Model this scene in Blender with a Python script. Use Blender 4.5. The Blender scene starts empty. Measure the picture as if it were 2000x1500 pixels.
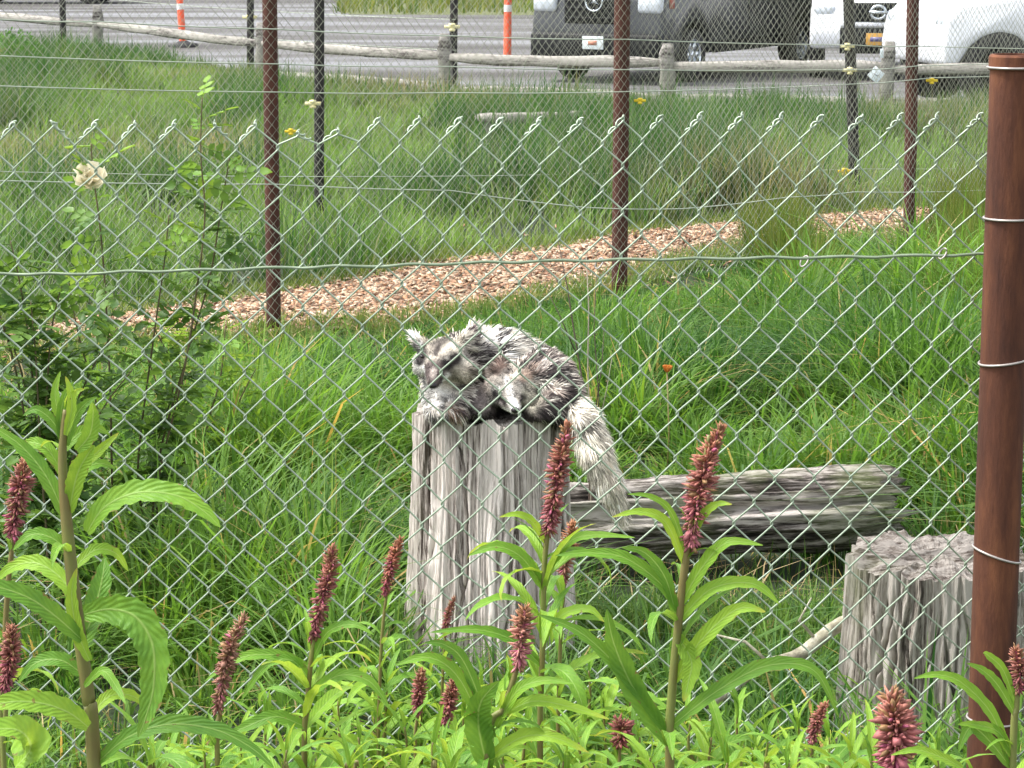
import bpy, bmesh, math, random
import numpy as np
from mathutils import Vector, Matrix, Euler

# ------------------------------------------------------------------ camera, sky, sun, exposure
scene = bpy.context.scene
COL = scene.collection
F, CAM_H = 5000.0, 2.2
PITCH = math.atan(919.0 / 5000.0)
cam_d = bpy.data.cameras.new('camera'); cam = bpy.data.objects.new('camera', cam_d); COL.objects.link(cam)
cam_d.sensor_width = 36.0; cam_d.lens = F / 2000.0 * 36.0
cam_d.clip_start = 0.05; cam_d.clip_end = 2000.0
cam.location = (0, 0, CAM_H); cam.rotation_euler = (math.pi / 2 - PITCH, 0, 0)
scene.camera = cam

SUN_EL, SUN_AZ = math.radians(60), math.radians(-92)    # high and soft, from the left
world = bpy.data.worlds.new('World'); scene.world = world; world.use_nodes = True
wn = world.node_tree.nodes; wl = world.node_tree.links
sky = wn.new('ShaderNodeTexSky'); sky.sky_type = 'NISHITA'; sky.sun_disc = False
sky.sun_elevation = SUN_EL; sky.sun_rotation = SUN_AZ
sky.air_density = 1.0; sky.dust_density = 3.0; sky.ozone_density = 1.0
hsv = wn.new('ShaderNodeHueSaturation'); hsv.inputs['Saturation'].default_value = 0.22
wl.new(sky.outputs[0], hsv.inputs['Color']); wl.new(hsv.outputs[0], wn['Background'].inputs['Color'])
wn['Background'].inputs['Strength'].default_value = 0.125
sun_d = bpy.data.lights.new('sun', 'SUN'); sun_d.energy = 1.5; sun_d.angle = math.radians(14); sun_d.color = (1.0, 0.97, 0.92)
sun = bpy.data.objects.new('sun', sun_d); COL.objects.link(sun)
sdir = Vector((math.sin(SUN_AZ) * math.cos(SUN_EL), math.cos(SUN_AZ) * math.cos(SUN_EL), math.sin(SUN_EL)))
sun.rotation_euler = (-sdir).to_track_quat('-Z', 'Y').to_euler()
sun.location = (0, 10, 20)
vs = scene.view_settings
vs.view_transform = 'Standard'; vs.look = 'None'; vs.gamma = 1.0; vs.exposure = 1.8; vs.use_curve_mapping = False
scene.cycles.max_bounces = 8; scene.cycles.transparent_max_bounces = 8

# ------------------------------------------------------------------ helpers
rng = np.random.default_rng(7); random.seed(7)
SP, CP = math.sin(PITCH), math.cos(PITCH)
def ray(px, py):
    u, v = (px - 1000) / F, (750 - py) / F
    return Vector((u, CP + v * SP, -SP + v * CP))
def P(px, py, Y):
    d = ray(px, py); t = Y / d.y
    return Vector((d.x * t, Y, CAM_H + d.z * t))
def G(px, py, z=0.0):
    d = ray(px, py); t = (z - CAM_H) / d.z
    return Vector((d.x * t, d.y * t, z))

def hash2(ix, iy, s=0):
    n = (ix.astype(np.int64) * 374761393 + iy.astype(np.int64) * 668265263 + s * 974634541) & 0x7fffffff
    n = ((n ^ (n >> 13)) * 1274126177) & 0x7fffffff
    return ((n ^ (n >> 16)) & 0xffff) / 65535.0
def noise2(x, y, s=0):
    x = np.asarray(x, float); y = np.asarray(y, float)
    ix, iy = np.floor(x), np.floor(y); fx, fy = x - ix, y - iy
    fx = fx * fx * (3 - 2 * fx); fy = fy * fy * (3 - 2 * fy)
    a = hash2(ix, iy, s); b = hash2(ix + 1, iy, s); c = hash2(ix, iy + 1, s); d = hash2(ix + 1, iy + 1, s)
    return (a * (1 - fx) + b * fx) * (1 - fy) + (c * (1 - fx) + d * fx) * fy
def fbm(x, y, s=0, o=4):
    v = 0; a = 0.5; t = 0
    for i in range(o):
        v = v + a * noise2(np.asarray(x) * 2 ** i, np.asarray(y) * 2 ** i, s + i); t += a; a *= 0.5
    return v / t

def link(o, parent=None):
    COL.objects.link(o)
    if parent is not None: o.parent = parent
    return o
def mesh_np(name, V, faces, mat=None, smooth=False, col=None):
    """V (n,3); faces: list of int arrays (m,k)."""
    me = bpy.data.meshes.new(name)
    V = np.ascontiguousarray(V, dtype=np.float32)
    me.vertices.add(len(V)); me.vertices.foreach_set('co', V.ravel())
    if not isinstance(faces, (list, tuple)): faces = [faces]
    faces = [np.asarray(f, dtype=np.int32) for f in faces if len(f)]
    loops = np.concatenate([f.ravel() for f in faces])
    sizes = np.concatenate([np.full(len(f), f.shape[1], np.int32) for f in faces])
    me.loops.add(len(loops)); me.loops.foreach_set('vertex_index', loops)
    me.polygons.add(len(sizes)); starts = np.concatenate([[0], np.cumsum(sizes)[:-1]]).astype(np.int32)
    me.polygons.foreach_set('loop_start', starts); me.polygons.foreach_set('loop_total', sizes)
    if smooth: me.polygons.foreach_set('use_smooth', np.ones(len(sizes), bool))
    me.update(calc_edges=True)
    if col is not None:
        a = me.attributes.new('Col', 'FLOAT_COLOR', 'POINT')
        c = np.ones((len(V), 4), np.float32); c[:, :3] = col
        a.data.foreach_set('color', c.ravel())
    if mat is not None: me.materials.append(mat)
    return me
def obj_me(name, me, parent=None):
    return link(bpy.data.objects.new(name, me), parent)
def obj_np(name, V, faces, mat=None, parent=None, smooth=False, col=None):
    return obj_me(name, mesh_np(name, V, faces, mat, smooth, col), parent)
def tag(o, label, cat, group=None):
    o['label'] = label; o['category'] = cat
    if group: o['group'] = group
    return o
def struct(o): o['kind'] = 'structure'; return o
def stuff(o, label=None, cat=None):
    o['kind'] = 'stuff'
    if label: o['label'] = label
    if cat: o['category'] = cat
    return o
def thing(name, label, cat, loc=(0, 0, 0), rz=0.0, group=None):
    o = bpy.data.objects.new(name, None); o.empty_display_size = 0.05; COL.objects.link(o)
    o.location = loc; o.rotation_euler = (0, 0, rz)
    return tag(o, label, cat, group)

def tube_arrays(pts, rad, m=6, ref=None, cap=True):
    pts = np.asarray([tuple(p) for p in pts], float); n = len(pts)
    rad = np.full(n, rad, float) if np.isscalar(rad) else np.asarray(rad, float)
    T = np.gradient(pts, axis=0); T /= np.linalg.norm(T, axis=1)[:, None] + 1e-12
    if ref is None:
        ref = np.array([0, 1.0, 0]) if abs(T[:, 1]).max() < 0.8 else np.array([0.3, 0.1, 0.95])
        if abs(T @ ref).max() > 0.97: ref = np.array([0.9, 0.2, 0.4])
    ref = np.asarray(ref, float)
    B = np.cross(T, ref); B /= np.linalg.norm(B, axis=1)[:, None] + 1e-12
    N = np.cross(B, T)
    a = np.arange(m) * 2 * math.pi / m
    V = pts[:, None, :] + rad[:, None, None] * (np.cos(a)[None, :, None] * N[:, None, :] + np.sin(a)[None, :, None] * B[:, None, :])
    V = V.reshape(-1, 3)
    i = np.arange(n - 1)[:, None] * m; j = np.arange(m)[None, :]; k = (j + 1) % m
    Q = np.stack([i + j, i + k, i + m + k, i + m + j], -1).reshape(-1, 4)
    caps = np.zeros((0, m), int)
    if cap: caps = np.array([np.arange(m)[::-1], (n - 1) * m + np.arange(m)])
    return V, Q, caps
def tube(name, pts, rad, mat, parent=None, m=6, smooth=True, ref=None):
    V, Q, C = tube_arrays(pts, rad, m, ref)
    return obj_np(name, V, [Q, C], mat, parent, smooth)
class Acc:
    """collects geometry for one mesh"""
    def __init__(s): s.V = []; s.F = {}; s.C = []; s.n = 0
    def add(s, V, faces, col=None):
        V = np.asarray(V, float).reshape(-1, 3)
        for f in faces:
            f = np.asarray(f, int)
            if len(f): s.F.setdefault(f.shape[1], []).append(f + s.n)
        s.V.append(V); s.n += len(V)
        if col is not None:
            c = np.asarray(col, float)
            s.C.append(np.broadcast_to(c, (len(V), 3)) if c.ndim == 1 else c)
    def mesh(s, name, mat, smooth=False):
        return mesh_np(name, np.concatenate(s.V), [np.concatenate(v) for v in s.F.values()], mat, smooth,
                       np.concatenate(s.C) if s.C else None)
    def obj(s, name, mat, parent=None, smooth=False): return obj_me(name, s.mesh(name, mat, smooth), parent)
CUBE_F = np.array([[0, 3, 2, 1], [4, 5, 6, 7], [0, 1, 5, 4], [1, 2, 6, 5], [2, 3, 7, 6], [3, 0, 4, 7]])
def box_v(x0, x1, y0, y1, z0, z1):
    return np.array([[x0, y0, z0], [x1, y0, z0], [x1, y1, z0], [x0, y1, z0], [x0, y0, z1], [x1, y0, z1], [x1, y1, z1], [x0, y1, z1]], float)
def bevel_me(me, off, seg=2, ang=0.5):
    bm = bmesh.new(); bm.from_mesh(me)
    bmesh.ops.recalc_face_normals(bm, faces=bm.faces)
    es = [e for e in bm.edges if len(e.link_faces) == 2 and e.calc_face_angle(0) > ang]
    bmesh.ops.bevel(bm, geom=es, offset=off, segments=seg, profile=0.5, affect='EDGES', clamp_overlap=True)
    bm.to_mesh(me); bm.free(); return me
def box(name, x0, x1, y0, y1, z0, z1, mat, parent=None, bev=0.0):
    me = mesh_np(name, box_v(x0, x1, y0, y1, z0, z1), [CUBE_F], mat)
    if bev: bevel_me(me, bev)
    return obj_me(name, me, parent)

# ------------------------------------------------------------------ materials
def new_mat(name):
    m = bpy.data.materials.new(name); m.use_nodes = True
    nt = m.node_tree; return m, nt, nt.nodes['Principled BSDF'], nt.nodes, nt.links
def ramp(n, stops):
    r = n.new('ShaderNodeValToRGB'); e = r.color_ramp.elements
    while len(e) < len(stops): e.new(0.5)
    for el, (p, c) in zip(e, stops): el.position = p; el.color = (*c, 1)
    return r
def noise_node(n, l, scale, detail=6, rough=0.6, vec=None, mapscale=None):
    t = n.new('ShaderNodeTexNoise'); t.inputs['Scale'].default_value = scale; t.inputs['Detail'].default_value = detail; t.inputs['Roughness'].default_value = rough
    tc = n.new('ShaderNodeTexCoord'); mp = n.new('ShaderNodeMapping')
    if mapscale: mp.inputs['Scale'].default_value = mapscale
    l.new(tc.outputs[vec or 'Object'], mp.inputs['Vector']); l.new(mp.outputs[0], t.inputs['Vector'])
    return t
def mat_noise(name, stops, scale=8, rough=0.7, metallic=0.0, mapscale=None, bump=0.0, bscale=None, spec=0.4, coat=0.0, detail=8):
    m, nt, b, n, l = new_mat(name)
    t = noise_node(n, l, scale, detail, 0.65, None, mapscale); r = ramp(n, stops)
    l.new(t.outputs['Fac'], r.inputs[0]); l.new(r.outputs[0], b.inputs['Base Color'])
    b.inputs['Roughness'].default_value = rough; b.inputs['Metallic'].default_value = metallic
    b.inputs['Specular IOR Level'].default_value = spec; b.inputs['Coat Weight'].default_value = coat
    if bump:
        t2 = noise_node(n, l, bscale or scale * 3, 6, 0.7, None, mapscale)
        bp = n.new('ShaderNodeBump'); bp.inputs['Strength'].default_value = bump; bp.inputs['Distance'].default_value = 0.02
        l.new(t2.outputs['Fac'], bp.inputs['Height']); l.new(bp.outputs[0], b.inputs['Normal'])
    return m
def leafy(name, attr=False, a=(0.06, 0.16, 0.02), b_=(0.12, 0.26, 0.03), trans=(0.25, 0.5, 0.04), tfac=0.4, rough=0.5, scale=6, spec=0.3, vein=False):
    m, nt, b, n, l = new_mat(name)
    out = n['Material Output']
    tr = n.new('ShaderNodeBsdfTranslucent'); mix = n.new('ShaderNodeMixShader'); mix.inputs[0].default_value = tfac
    if attr:
        at = n.new('ShaderNodeAttribute'); at.attribute_name = 'Col'
        l.new(at.outputs['Color'], b.inputs['Base Color'])
        mul = n.new('ShaderNodeMix'); mul.data_type = 'RGBA'; mul.blend_type = 'MULTIPLY'; mul.inputs[0].default_value = 1
        l.new(at.outputs['Color'], mul.inputs[6]); mul.inputs[7].default_value = (*trans, 1)
        l.new(mul.outputs[2], tr.inputs['Color'])
    else:
        t = noise_node(n, l, scale, 4); oi = n.new('ShaderNodeObjectInfo')
        ad = n.new('ShaderNodeMath'); ad.operation = 'ADD'; l.new(t.outputs['Fac'], ad.inputs[0])
        sc = n.new('ShaderNodeMath'); sc.operation = 'MULTIPLY_ADD'; sc.inputs[1].default_value = 0.7; sc.inputs[2].default_value = -0.35
        l.new(oi.outputs['Random'], sc.inputs[0]); l.new(sc.outputs[0], ad.inputs[1])
        r = ramp(n, [(0.2, a), (0.8, b_)]); l.new(ad.outputs[0], r.inputs[0]); l.new(r.outputs[0], b.inputs['Base Color'])
        tr.inputs['Color'].default_value = (*trans, 1)
        if vein:
            wv = n.new('ShaderNodeTexWave'); wv.bands_direction = 'X'; wv.inputs['Scale'].default_value = 5.5; wv.inputs['Distortion'].default_value = 1.5
            tc = n.new('ShaderNodeTexCoord'); l.new(tc.outputs['Object'], wv.inputs['Vector'])
            bp = n.new('ShaderNodeBump'); bp.inputs['Strength'].default_value = 0.25; bp.inputs['Distance'].default_value = 0.01
            l.new(wv.outputs['Fac'], bp.inputs['Height']); l.new(bp.outputs[0], b.inputs['Normal'])
    b.inputs['Roughness'].default_value = rough; b.inputs['Specular IOR Level'].default_value = spec
    l.new(b.outputs[0], mix.inputs[1]); l.new(tr.outputs[0], mix.inputs[2]); l.new(mix.outputs[0], out.inputs['Surface'])
    return m
def mat_attr(name, rough=0.8, spec=0.2):
    m, nt, b, n, l = new_mat(name)
    at = n.new('ShaderNodeAttribute'); at.attribute_name = 'Col'; l.new(at.outputs['Color'], b.inputs['Base Color'])
    b.inputs['Roughness'].default_value = rough; b.inputs['Specular IOR Level'].default_value = spec
    return m

M = {}
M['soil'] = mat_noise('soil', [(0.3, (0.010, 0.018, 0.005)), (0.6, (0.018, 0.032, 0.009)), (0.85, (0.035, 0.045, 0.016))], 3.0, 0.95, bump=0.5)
M['grass'] = leafy('grass', attr=True, trans=(1.3, 1.35, 0.8), tfac=0.45, rough=0.55, spec=0.25)
M['rust'] = mat_noise('rusty_steel', [(0.3, (0.038, 0.012, 0.007)), (0.5, (0.085, 0.028, 0.013)), (0.7, (0.16, 0.058, 0.024))], 22, 0.85, mapscale=(1, 1, 0.2), bump=0.25, bscale=160)
M['rust_far'] = mat_noise('rusty_post_steel', [(0.3, (0.035, 0.012, 0.008)), (0.55, (0.075, 0.026, 0.016)), (0.8, (0.13, 0.048, 0.028))], 9, 0.8, mapscale=(1, 1, 0.3))
M['dark_steel'] = mat_noise('dark_painted_steel', [(0.3, (0.008, 0.007, 0.007)), (0.6, (0.018, 0.015, 0.014)), (0.85, (0.05, 0.025, 0.018))], 9, 0.6, mapscale=(1, 1, 0.3))
M['wire'] = mat_noise('galvanised_wire', [(0.3, (0.23, 0.29, 0.21)), (0.55, (0.34, 0.41, 0.31)), (0.85, (0.45, 0.50, 0.41))], 22, 0.38, metallic=0.25, spec=0.6)
M['wire_far'] = mat_noise('old_galvanised_wire', [(0.3, (0.26, 0.27, 0.21)), (0.7, (0.42, 0.43, 0.35))], 5, 0.5, metallic=0.3)
M['line_wire'] = mat_noise('line_wire', [(0.3, (0.34, 0.39, 0.31)), (0.7, (0.52, 0.56, 0.46))], 5, 0.5, metallic=0.3)
M['tie'] = mat_noise('tie_wire', [(0.3, (0.32, 0.29, 0.27)), (0.7, (0.50, 0.46, 0.43))], 30, 0.4, metallic=0.5)
M['yellow'] = mat_noise('yellow_plastic', [(0.3, (0.75, 0.50, 0.02)), (0.7, (0.85, 0.66, 0.05))], 30, 0.4)
M['oldyellow'] = mat_noise('faded_yellow_plastic', [(0.3, (0.70, 0.62, 0.25)), (0.7, (0.82, 0.78, 0.5))], 30, 0.5)

# ------------------------------------------------------------------ ground
gx = np.concatenate([np.linspace(-400, -14, 12), np.linspace(-13, 13, 90), np.linspace(14, 400, 12)])
gy = np.concatenate([np.linspace(-60, 1, 8), np.linspace(1.5, 46, 140), np.linspace(48, 900, 24)])
X, Y = np.meshgrid(gx, gy)
def ground_z(x, y):
    return (fbm(x * 0.8, y * 0.8, 3) - 0.5) * 0.06
Z = ground_z(X, Y) * np.clip((46 - Y) / 4, 0, 1)
def lot_line(x):        # front edge of the parking lot (world y) along the rail fence
    return np.interp(x, [-40, -6.4, -3.3, -0.8, 1.75, 4.2, 40], [78, 40.6, 34.6, 31.4, 29.8, 29.1, 24])
Z = np.where(Y > lot_line(X) - 0.6, -0.03, Z)
ny, nx = X.shape
idx = np.arange(ny * nx).reshape(ny, nx)
Q = np.stack([idx[:-1, :-1], idx[:-1, 1:], idx[1:, 1:], idx[1:, :-1]], -1).reshape(-1, 4)
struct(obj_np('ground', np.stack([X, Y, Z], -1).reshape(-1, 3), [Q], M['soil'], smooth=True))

# parking lot: wet pale gravelled asphalt
m, nt, b, n, l = new_mat('wet_lot')
t1 = noise_node(n, l, 0.55, 5, 0.55, None, (0.18, 1.0, 1.0)); t2 = noise_node(n, l, 14, 6, 0.7)
r1 = ramp(n, [(0.40, (0.045, 0.041, 0.038)), (0.50, (0.08, 0.075, 0.073)), (0.60, (0.14, 0.14, 0.147))])  # palest bluish stop paints the sky's reflection into the wet bands
l.new(t1.outputs['Fac'], r1.inputs[0])
mx = n.new('ShaderNodeMix'); mx.data_type = 'RGBA'; mx.blend_type = 'OVERLAY'; mx.inputs[0].default_value = 0.5
l.new(r1.outputs[0], mx.inputs[6]); l.new(t2.outputs['Fac'], mx.inputs[7]); l.new(mx.outputs[2], b.inputs['Base Color'])
r2 = ramp(n, [(0.45, (0.85, 0.85, 0.85)), (0.62, (0.55, 0.55, 0.55))]); l.new(t1.outputs['Fac'], r2.inputs[0]); l.new(r2.outputs[0], b.inputs['Roughness'])
M['lot'] = m
lx = np.linspace(-45, 45, 181)
lotV = []
for x in lx:
    y0 = float(lot_line(x)) + 0.15 * math.sin(x * 3.1) + 0.1 * math.sin(x * 7.7)
    lotV += [(x, y0, 0.0), (x, y0 + 6, 0.004), (x, 120, 0.004)]
k = np.arange(len(lx) - 1) * 3
Q = np.concatenate([np.stack([k, k + 3, k + 4, k + 1], -1), np.stack([k + 1, k + 4, k + 5, k + 2], -1)])
struct(obj_np('parking_lot', np.array(lotV), [Q], M['lot']))
# grass verge beyond the lot
verge = np.array([(-3.6, 57, 0.01), (12, 56.0, 0.01), (26, 54, 0.01), (26, 90, 0.5), (12, 90, 0.5), (-6.5, 88, 0.5)], float)
M['verge'] = mat_noise('verge_turf', [(0.3, (0.07, 0.09, 0.03)), (0.7, (0.14, 0.15, 0.06))], 2, 0.9)
struct(obj_np('grass_verge', verge, [np.array([[0, 1, 4, 5], [1, 2, 3, 4]])], M['verge']))

# wood chip path, along the far side of the rusty-post fence
pth_lo = [(-400, 730), (40, 690), (170, 672), (350, 666), (560, 655), (770, 640), (1000, 603), (1280, 535), (1480, 488), (1700, 474), (1840, 446), (2300, 405)]
pth_hi = [(-400, 668), (40, 652), (170, 634), (400, 590), (600, 556), (800, 518), (1100, 480), (1200, 462), (1480, 432), (1700, 418), (1840, 408), (2300, 385)]
lo = np.array([G(*p)[:2] for p in pth_lo]); hi = np.array([G(*p)[:2] for p in pth_hi])
def resamp(a, n_):
    s = np.concatenate([[0], np.cumsum(np.linalg.norm(np.diff(a, axis=0), axis=1))]); t = np.linspace(0, s[-1], n_)
    return np.stack([np.interp(t, s, a[:, 0]), np.interp(t, s, a[:, 1])], -1)
NP = 90
lo = resamp(lo, NP); hi = resamp(hi, NP)
w = np.linspace(0, 1, 9)
PV = lo[:, None, :] * (1 - w)[None, :, None] + hi[:, None, :] * w[None, :, None]
PZ = ground_z(PV[..., 0], PV[..., 1]) + 0.012 + 0.03 * np.sin(w * math.pi)[None, :]
PV3 = np.concatenate([PV, PZ[..., None]], -1)
idx = np.arange(NP * 9).reshape(NP, 9)
Q = np.stack([idx[:-1, :-1], idx[1:, :-1], idx[1:, 1:], idx[:-1, 1:]], -1).reshape(-1, 4)
M['path'] = mat_noise('wood_chip_bed', [(0.3, (0.20, 0.115, 0.07)), (0.55, (0.33, 0.205, 0.135)), (0.8, (0.45, 0.31, 0.21))], 28, 0.95, bump=0.6)
struct(obj_np('path', PV3.reshape(-1, 3), [Q], M['path'], smooth=True))
def on_path(x, y, margin=0.0):
    # signed: inside the strip
    d = lo - np.array([0, 0]); 
    ylo = np.interp(x, lo[:, 0], lo[:, 1]); yhi = np.interp(x, hi[:, 0], hi[:, 1])
    return (y > ylo - margin) & (y < yhi + margin)
NC = 16000
a = Acc()
ii = rng.integers(0, NP - 1, NC); fi = rng.random(NC); wj = np.where(rng.random(NC) < 0.07, rng.normal(0.5, 0.42, NC), rng.random(NC) * 1.04 - 0.02)
pl = lo[ii] * (1 - fi)[:, None] + lo[ii + 1] * fi[:, None]; ph = hi[ii] * (1 - fi)[:, None] + hi[ii + 1] * fi[:, None]
pc = pl * (1 - wj)[:, None] + ph * wj[:, None]
keep = np.abs(pc[:, 0]) < 6; pc = pc[keep]; wj = wj[keep]; NC = len(pc)
pz = ground_z(pc[:, 0], pc[:, 1]) + 0.016 + 0.03 * np.sin(np.clip(wj, 0, 1) * math.pi)
Ls = rng.uniform(0.015, 0.085, NC) * rng.uniform(0.5, 1, NC) + 0.008; Ws = rng.uniform(0.007, 0.026, NC); Ts = rng.uniform(0.003, 0.008, NC)
base = box_v(-.5, .5, -.5, .5, -.5, .5)
V = base[None] * np.stack([Ls, Ws, Ts], -1)[:, None, :]
V[:, 4:, 0] *= rng.uniform(0.6, 1, NC)[:, None]
az = rng.uniform(0, 6.28, NC); tl = rng.normal(0, 0.35, NC)
V = np.stack([V[..., 0] * np.cos(tl)[:, None] - V[..., 2] * np.sin(tl)[:, None], V[..., 1], V[..., 0] * np.sin(tl)[:, None] + V[..., 2] * np.cos(tl)[:, None]], -1)
V = np.stack([V[..., 0] * np.cos(az)[:, None] - V[..., 1] * np.sin(az)[:, None], V[..., 0] * np.sin(az)[:, None] + V[..., 1] * np.cos(az)[:, None], V[..., 2]], -1)
V += np.stack([pc[:, 0], pc[:, 1], pz + rng.uniform(0, 0.012, NC)], -1)[:, None, :]
pal = np.array([(0.43, 0.27, 0.17), (0.34, 0.19, 0.11), (0.52, 0.38, 0.26), (0.22, 0.115, 0.07), (0.39, 0.235, 0.15), (0.49, 0.36, 0.27), (0.13, 0.075, 0.05), (0.55, 0.44, 0.32)])
cc = pal[rng.integers(0, len(pal), NC)] * rng.uniform(0.8, 1.15, NC)[:, None]
M['chip'] = mat_attr('wood_chip', 0.9)
o = obj_np('wood_chips', V.reshape(-1, 3), [(CUBE_F[None] + (np.arange(NC) * 8)[:, None, None]).reshape(-1, 4)], M['chip'], col=np.repeat(cc, 8, axis=0))
stuff(o, 'orange brown wood chips strewn along the path behind the rusty posts', 'wood chips')

# ------------------------------------------------------------------ grass
def blades(name, bx, by, h, wd, lean, az, col, label, cat='grass', zb=None, seg=3, curl=1.7):
    N = len(bx); col = np.asarray(col) * np.array([1.32, 1.24, 1.15])
    z0 = ground_z(bx, by) if zb is None else zb
    t = np.linspace(0, 1, seg + 1)
    dx, dy = np.cos(az), np.sin(az)
    fa = az + math.pi / 2 + rng.normal(0, 0.5, N); px_, py_ = np.cos(fa), np.sin(fa)
    V = np.zeros((N, seg * 2 + 1, 3))
    for k in range(seg + 1):
        out = lean * h * t[k] ** curl
        up = h * (t[k] - 0.42 * np.minimum(lean, 1.6) * t[k] ** 3.0 * 0.75)
        cx = bx + dx * out; cy = by + dy * out; cz = z0 - 0.01 + up
        if k < seg:
            ww = wd * (0.5 if k else 0.38) * (1 - 0.55 * t[k] ** 1.5)
            V[:, 2 * k] = np.stack([cx - px_ * ww, cy - py_ * ww, cz], -1)
            V[:, 2 * k + 1] = np.stack([cx + px_ * ww, cy + py_ * ww, cz], -1)
        else: V[:, 2 * k] = np.stack([cx, cy, cz], -1)
    s = (np.arange(N) * (2 * seg + 1))[:, None]
    q = np.concatenate([s + np.array([2 * k, 2 * k + 1, 2 * k + 3, 2 * k + 2]) for k in range(seg - 1)])
    tr = s + np.array([2 * seg - 2, 2 * seg - 1, 2 * seg])
    o = obj_np(name, V.reshape(-1, 3), [q, tr], M['grass'], col=np.repeat(col, 2 * seg + 1, axis=0), smooth=True)
    return stuff(o, label, cat)
def tufts(n, xr, yr, keepfn, per, spread):
    tx = rng.uniform(*xr, n); ty = rng.uniform(*yr, n)
    k = np.abs(tx) < 0.215 * ty + 1.0
    k &= keepfn(tx, ty); tx, ty = tx[k], ty[k]
    cnt = rng.integers(per[0], per[1], len(tx)); ti = np.repeat(np.arange(len(tx)), cnt)
    az = rng.uniform(0, 2 * math.pi, len(ti)); r = spread * np.sqrt(rng.random(len(ti)))
    return tx[ti] + np.cos(az) * r, ty[ti] + np.sin(az) * r, az + rng.normal(0, 0.5, len(ti)), ti, len(tx)
STUMP_C = (-0.064, 7.3)
def path_gap(x, y): return np.interp(x, lo[:, 0], lo[:, 1]) - y
def mixcol(c0, c1, f): return np.asarray(c0)[None] * (1 - f)[:, None] + np.asarray(c1)[None] * f[:, None]
# enclosure: tall lush tufts
def k1(x, y):
    d = np.hypot(x - STUMP_C[0], y - STUMP_C[1]); d2 = np.hypot(x - 1.05, y - 6.35)
    den = fbm(x * 1.1, y * 1.1, 21)
    return (d > 0.28) & (d2 > 0.27) & (path_gap(x, y) > 0.12) & (rng.random(len(x)) < np.clip((den - 0.33) * 5, 0.10, 1))
bx, by, az, ti, nt_ = tufts(3000, (-4.2, 5.2), (4.75, 16.5), k1, (34, 74), 0.10)
gap = path_gap(bx, by)
th = rng.uniform(0.75, 1.15, nt_)[ti]
hh = (0.06 + 0.62 * np.clip((fbm(bx * 0.9 + 5, by * 0.9, 31, 3) - 0.5) * 1.5 + 0.55, 0.1, 1)) * (1 + 0.25 * np.clip(bx - 1.0, 0, 1)) * th * rng.uniform(0.55, 1.15, len(bx))
hh *= np.clip(0.08 + gap * 0.26 + np.clip(bx - 0.6, 0, 1.5) * 0.05, 0.08, 1.0)
hh *= np.where((np.abs(bx - 0.1) < 0.5) & (by > 7.5) & (by < 10), 0.75, 1)
hh *= np.where((bx > 0.12) & (bx < 1.62) & (by > 7.0) & (by < 9.25), 0.5, 1)
hh *= np.where((bx < -0.3) & (bx > -1.3) & (by > 7.0) & (by < 10), 1.25, 1)     # trampled in front of the log
clear = (by < 6.9); hh = np.where(clear, hh * 0.8, hh)
lean = np.abs(rng.normal(0.8, 0.5, len(bx)))
tc = rng.random(nt_)[ti]; f = np.clip(fbm(bx * 0.7, by * 0.7, 41) * 2.4 - 0.7 + rng.normal(0, 0.16, len(bx)), 0, 1)  # patchy green; its broad dark patches also paint in deep shade between tussocks
f = np.clip(f + (tc - 0.5) * 0.5, 0, 1)
col = mixcol((0.020, 0.070, 0.014), (0.115, 0.225, 0.042), f)
dry = rng.random(len(bx)); col[dry < 0.035] = (0.26, 0.22, 0.10)
col = np.where((tc < 0.14)[:, None], col * np.array([1.55, 1.25, 1.0]), col)
blades('tall_grass', bx, by, hh, rng.uniform(0.006, 0.015, len(bx)), lean, az, col, 'tall lush green grass filling the fox enclosure around the stumps')
bx, by, az, ti, nt_ = tufts(420, (0.05, 1.6), (6.7, 7.75), lambda x, y: (np.hypot(x - STUMP_C[0], y - STUMP_C[1]) > 0.3) & (np.hypot(x - 1.05, y - 6.35) > 0.3), (22, 45), 0.09)
blades('trampled_grass', bx, by, rng.uniform(0.07, 0.20, len(bx)), rng.uniform(0.006, 0.012, len(bx)), np.abs(rng.normal(0.7, 0.5, len(bx))), az, mixcol((0.022, 0.072, 0.014), (0.12, 0.20, 0.045), rng.random(len(bx))), 'short trampled grass between the fox stump and the fallen log')
# straight finer undergrowth so that no bare soil shows
NB = 45000
ux = rng.uniform(-4.2, 5.2, NB); uy = rng.uniform(4.8, 16.8, NB)
k = (np.abs(ux) < 0.215 * uy + 0.9) & (path_gap(ux, uy) > 0.0) & (np.hypot(ux - STUMP_C[0], uy - STUMP_C[1]) > 0.25) & (np.hypot(ux - 1.05, uy - 6.35) > 0.26)
ux, uy = ux[k], uy[k]; f = rng.random(len(ux)); g2 = np.clip(path_gap(ux, uy) * 0.4, 0.12, 1)
col = mixcol((0.022, 0.065, 0.012), (0.075, 0.15, 0.03), f); col[rng.random(len(ux)) < 0.10] = (0.22, 0.18, 0.09)  # blades coloured darker to put shade into the gaps between tufts
blades('short_grass', ux, uy, rng.uniform(0.06, 0.20, len(ux)) * g2, rng.uniform(0.004, 0.008, len(ux)), np.abs(rng.normal(0.2, 0.3, len(ux))), rng.uniform(0, 6.28, len(ux)), col, 'short fine grass between the tall tufts of the enclosure', seg=2)
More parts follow.
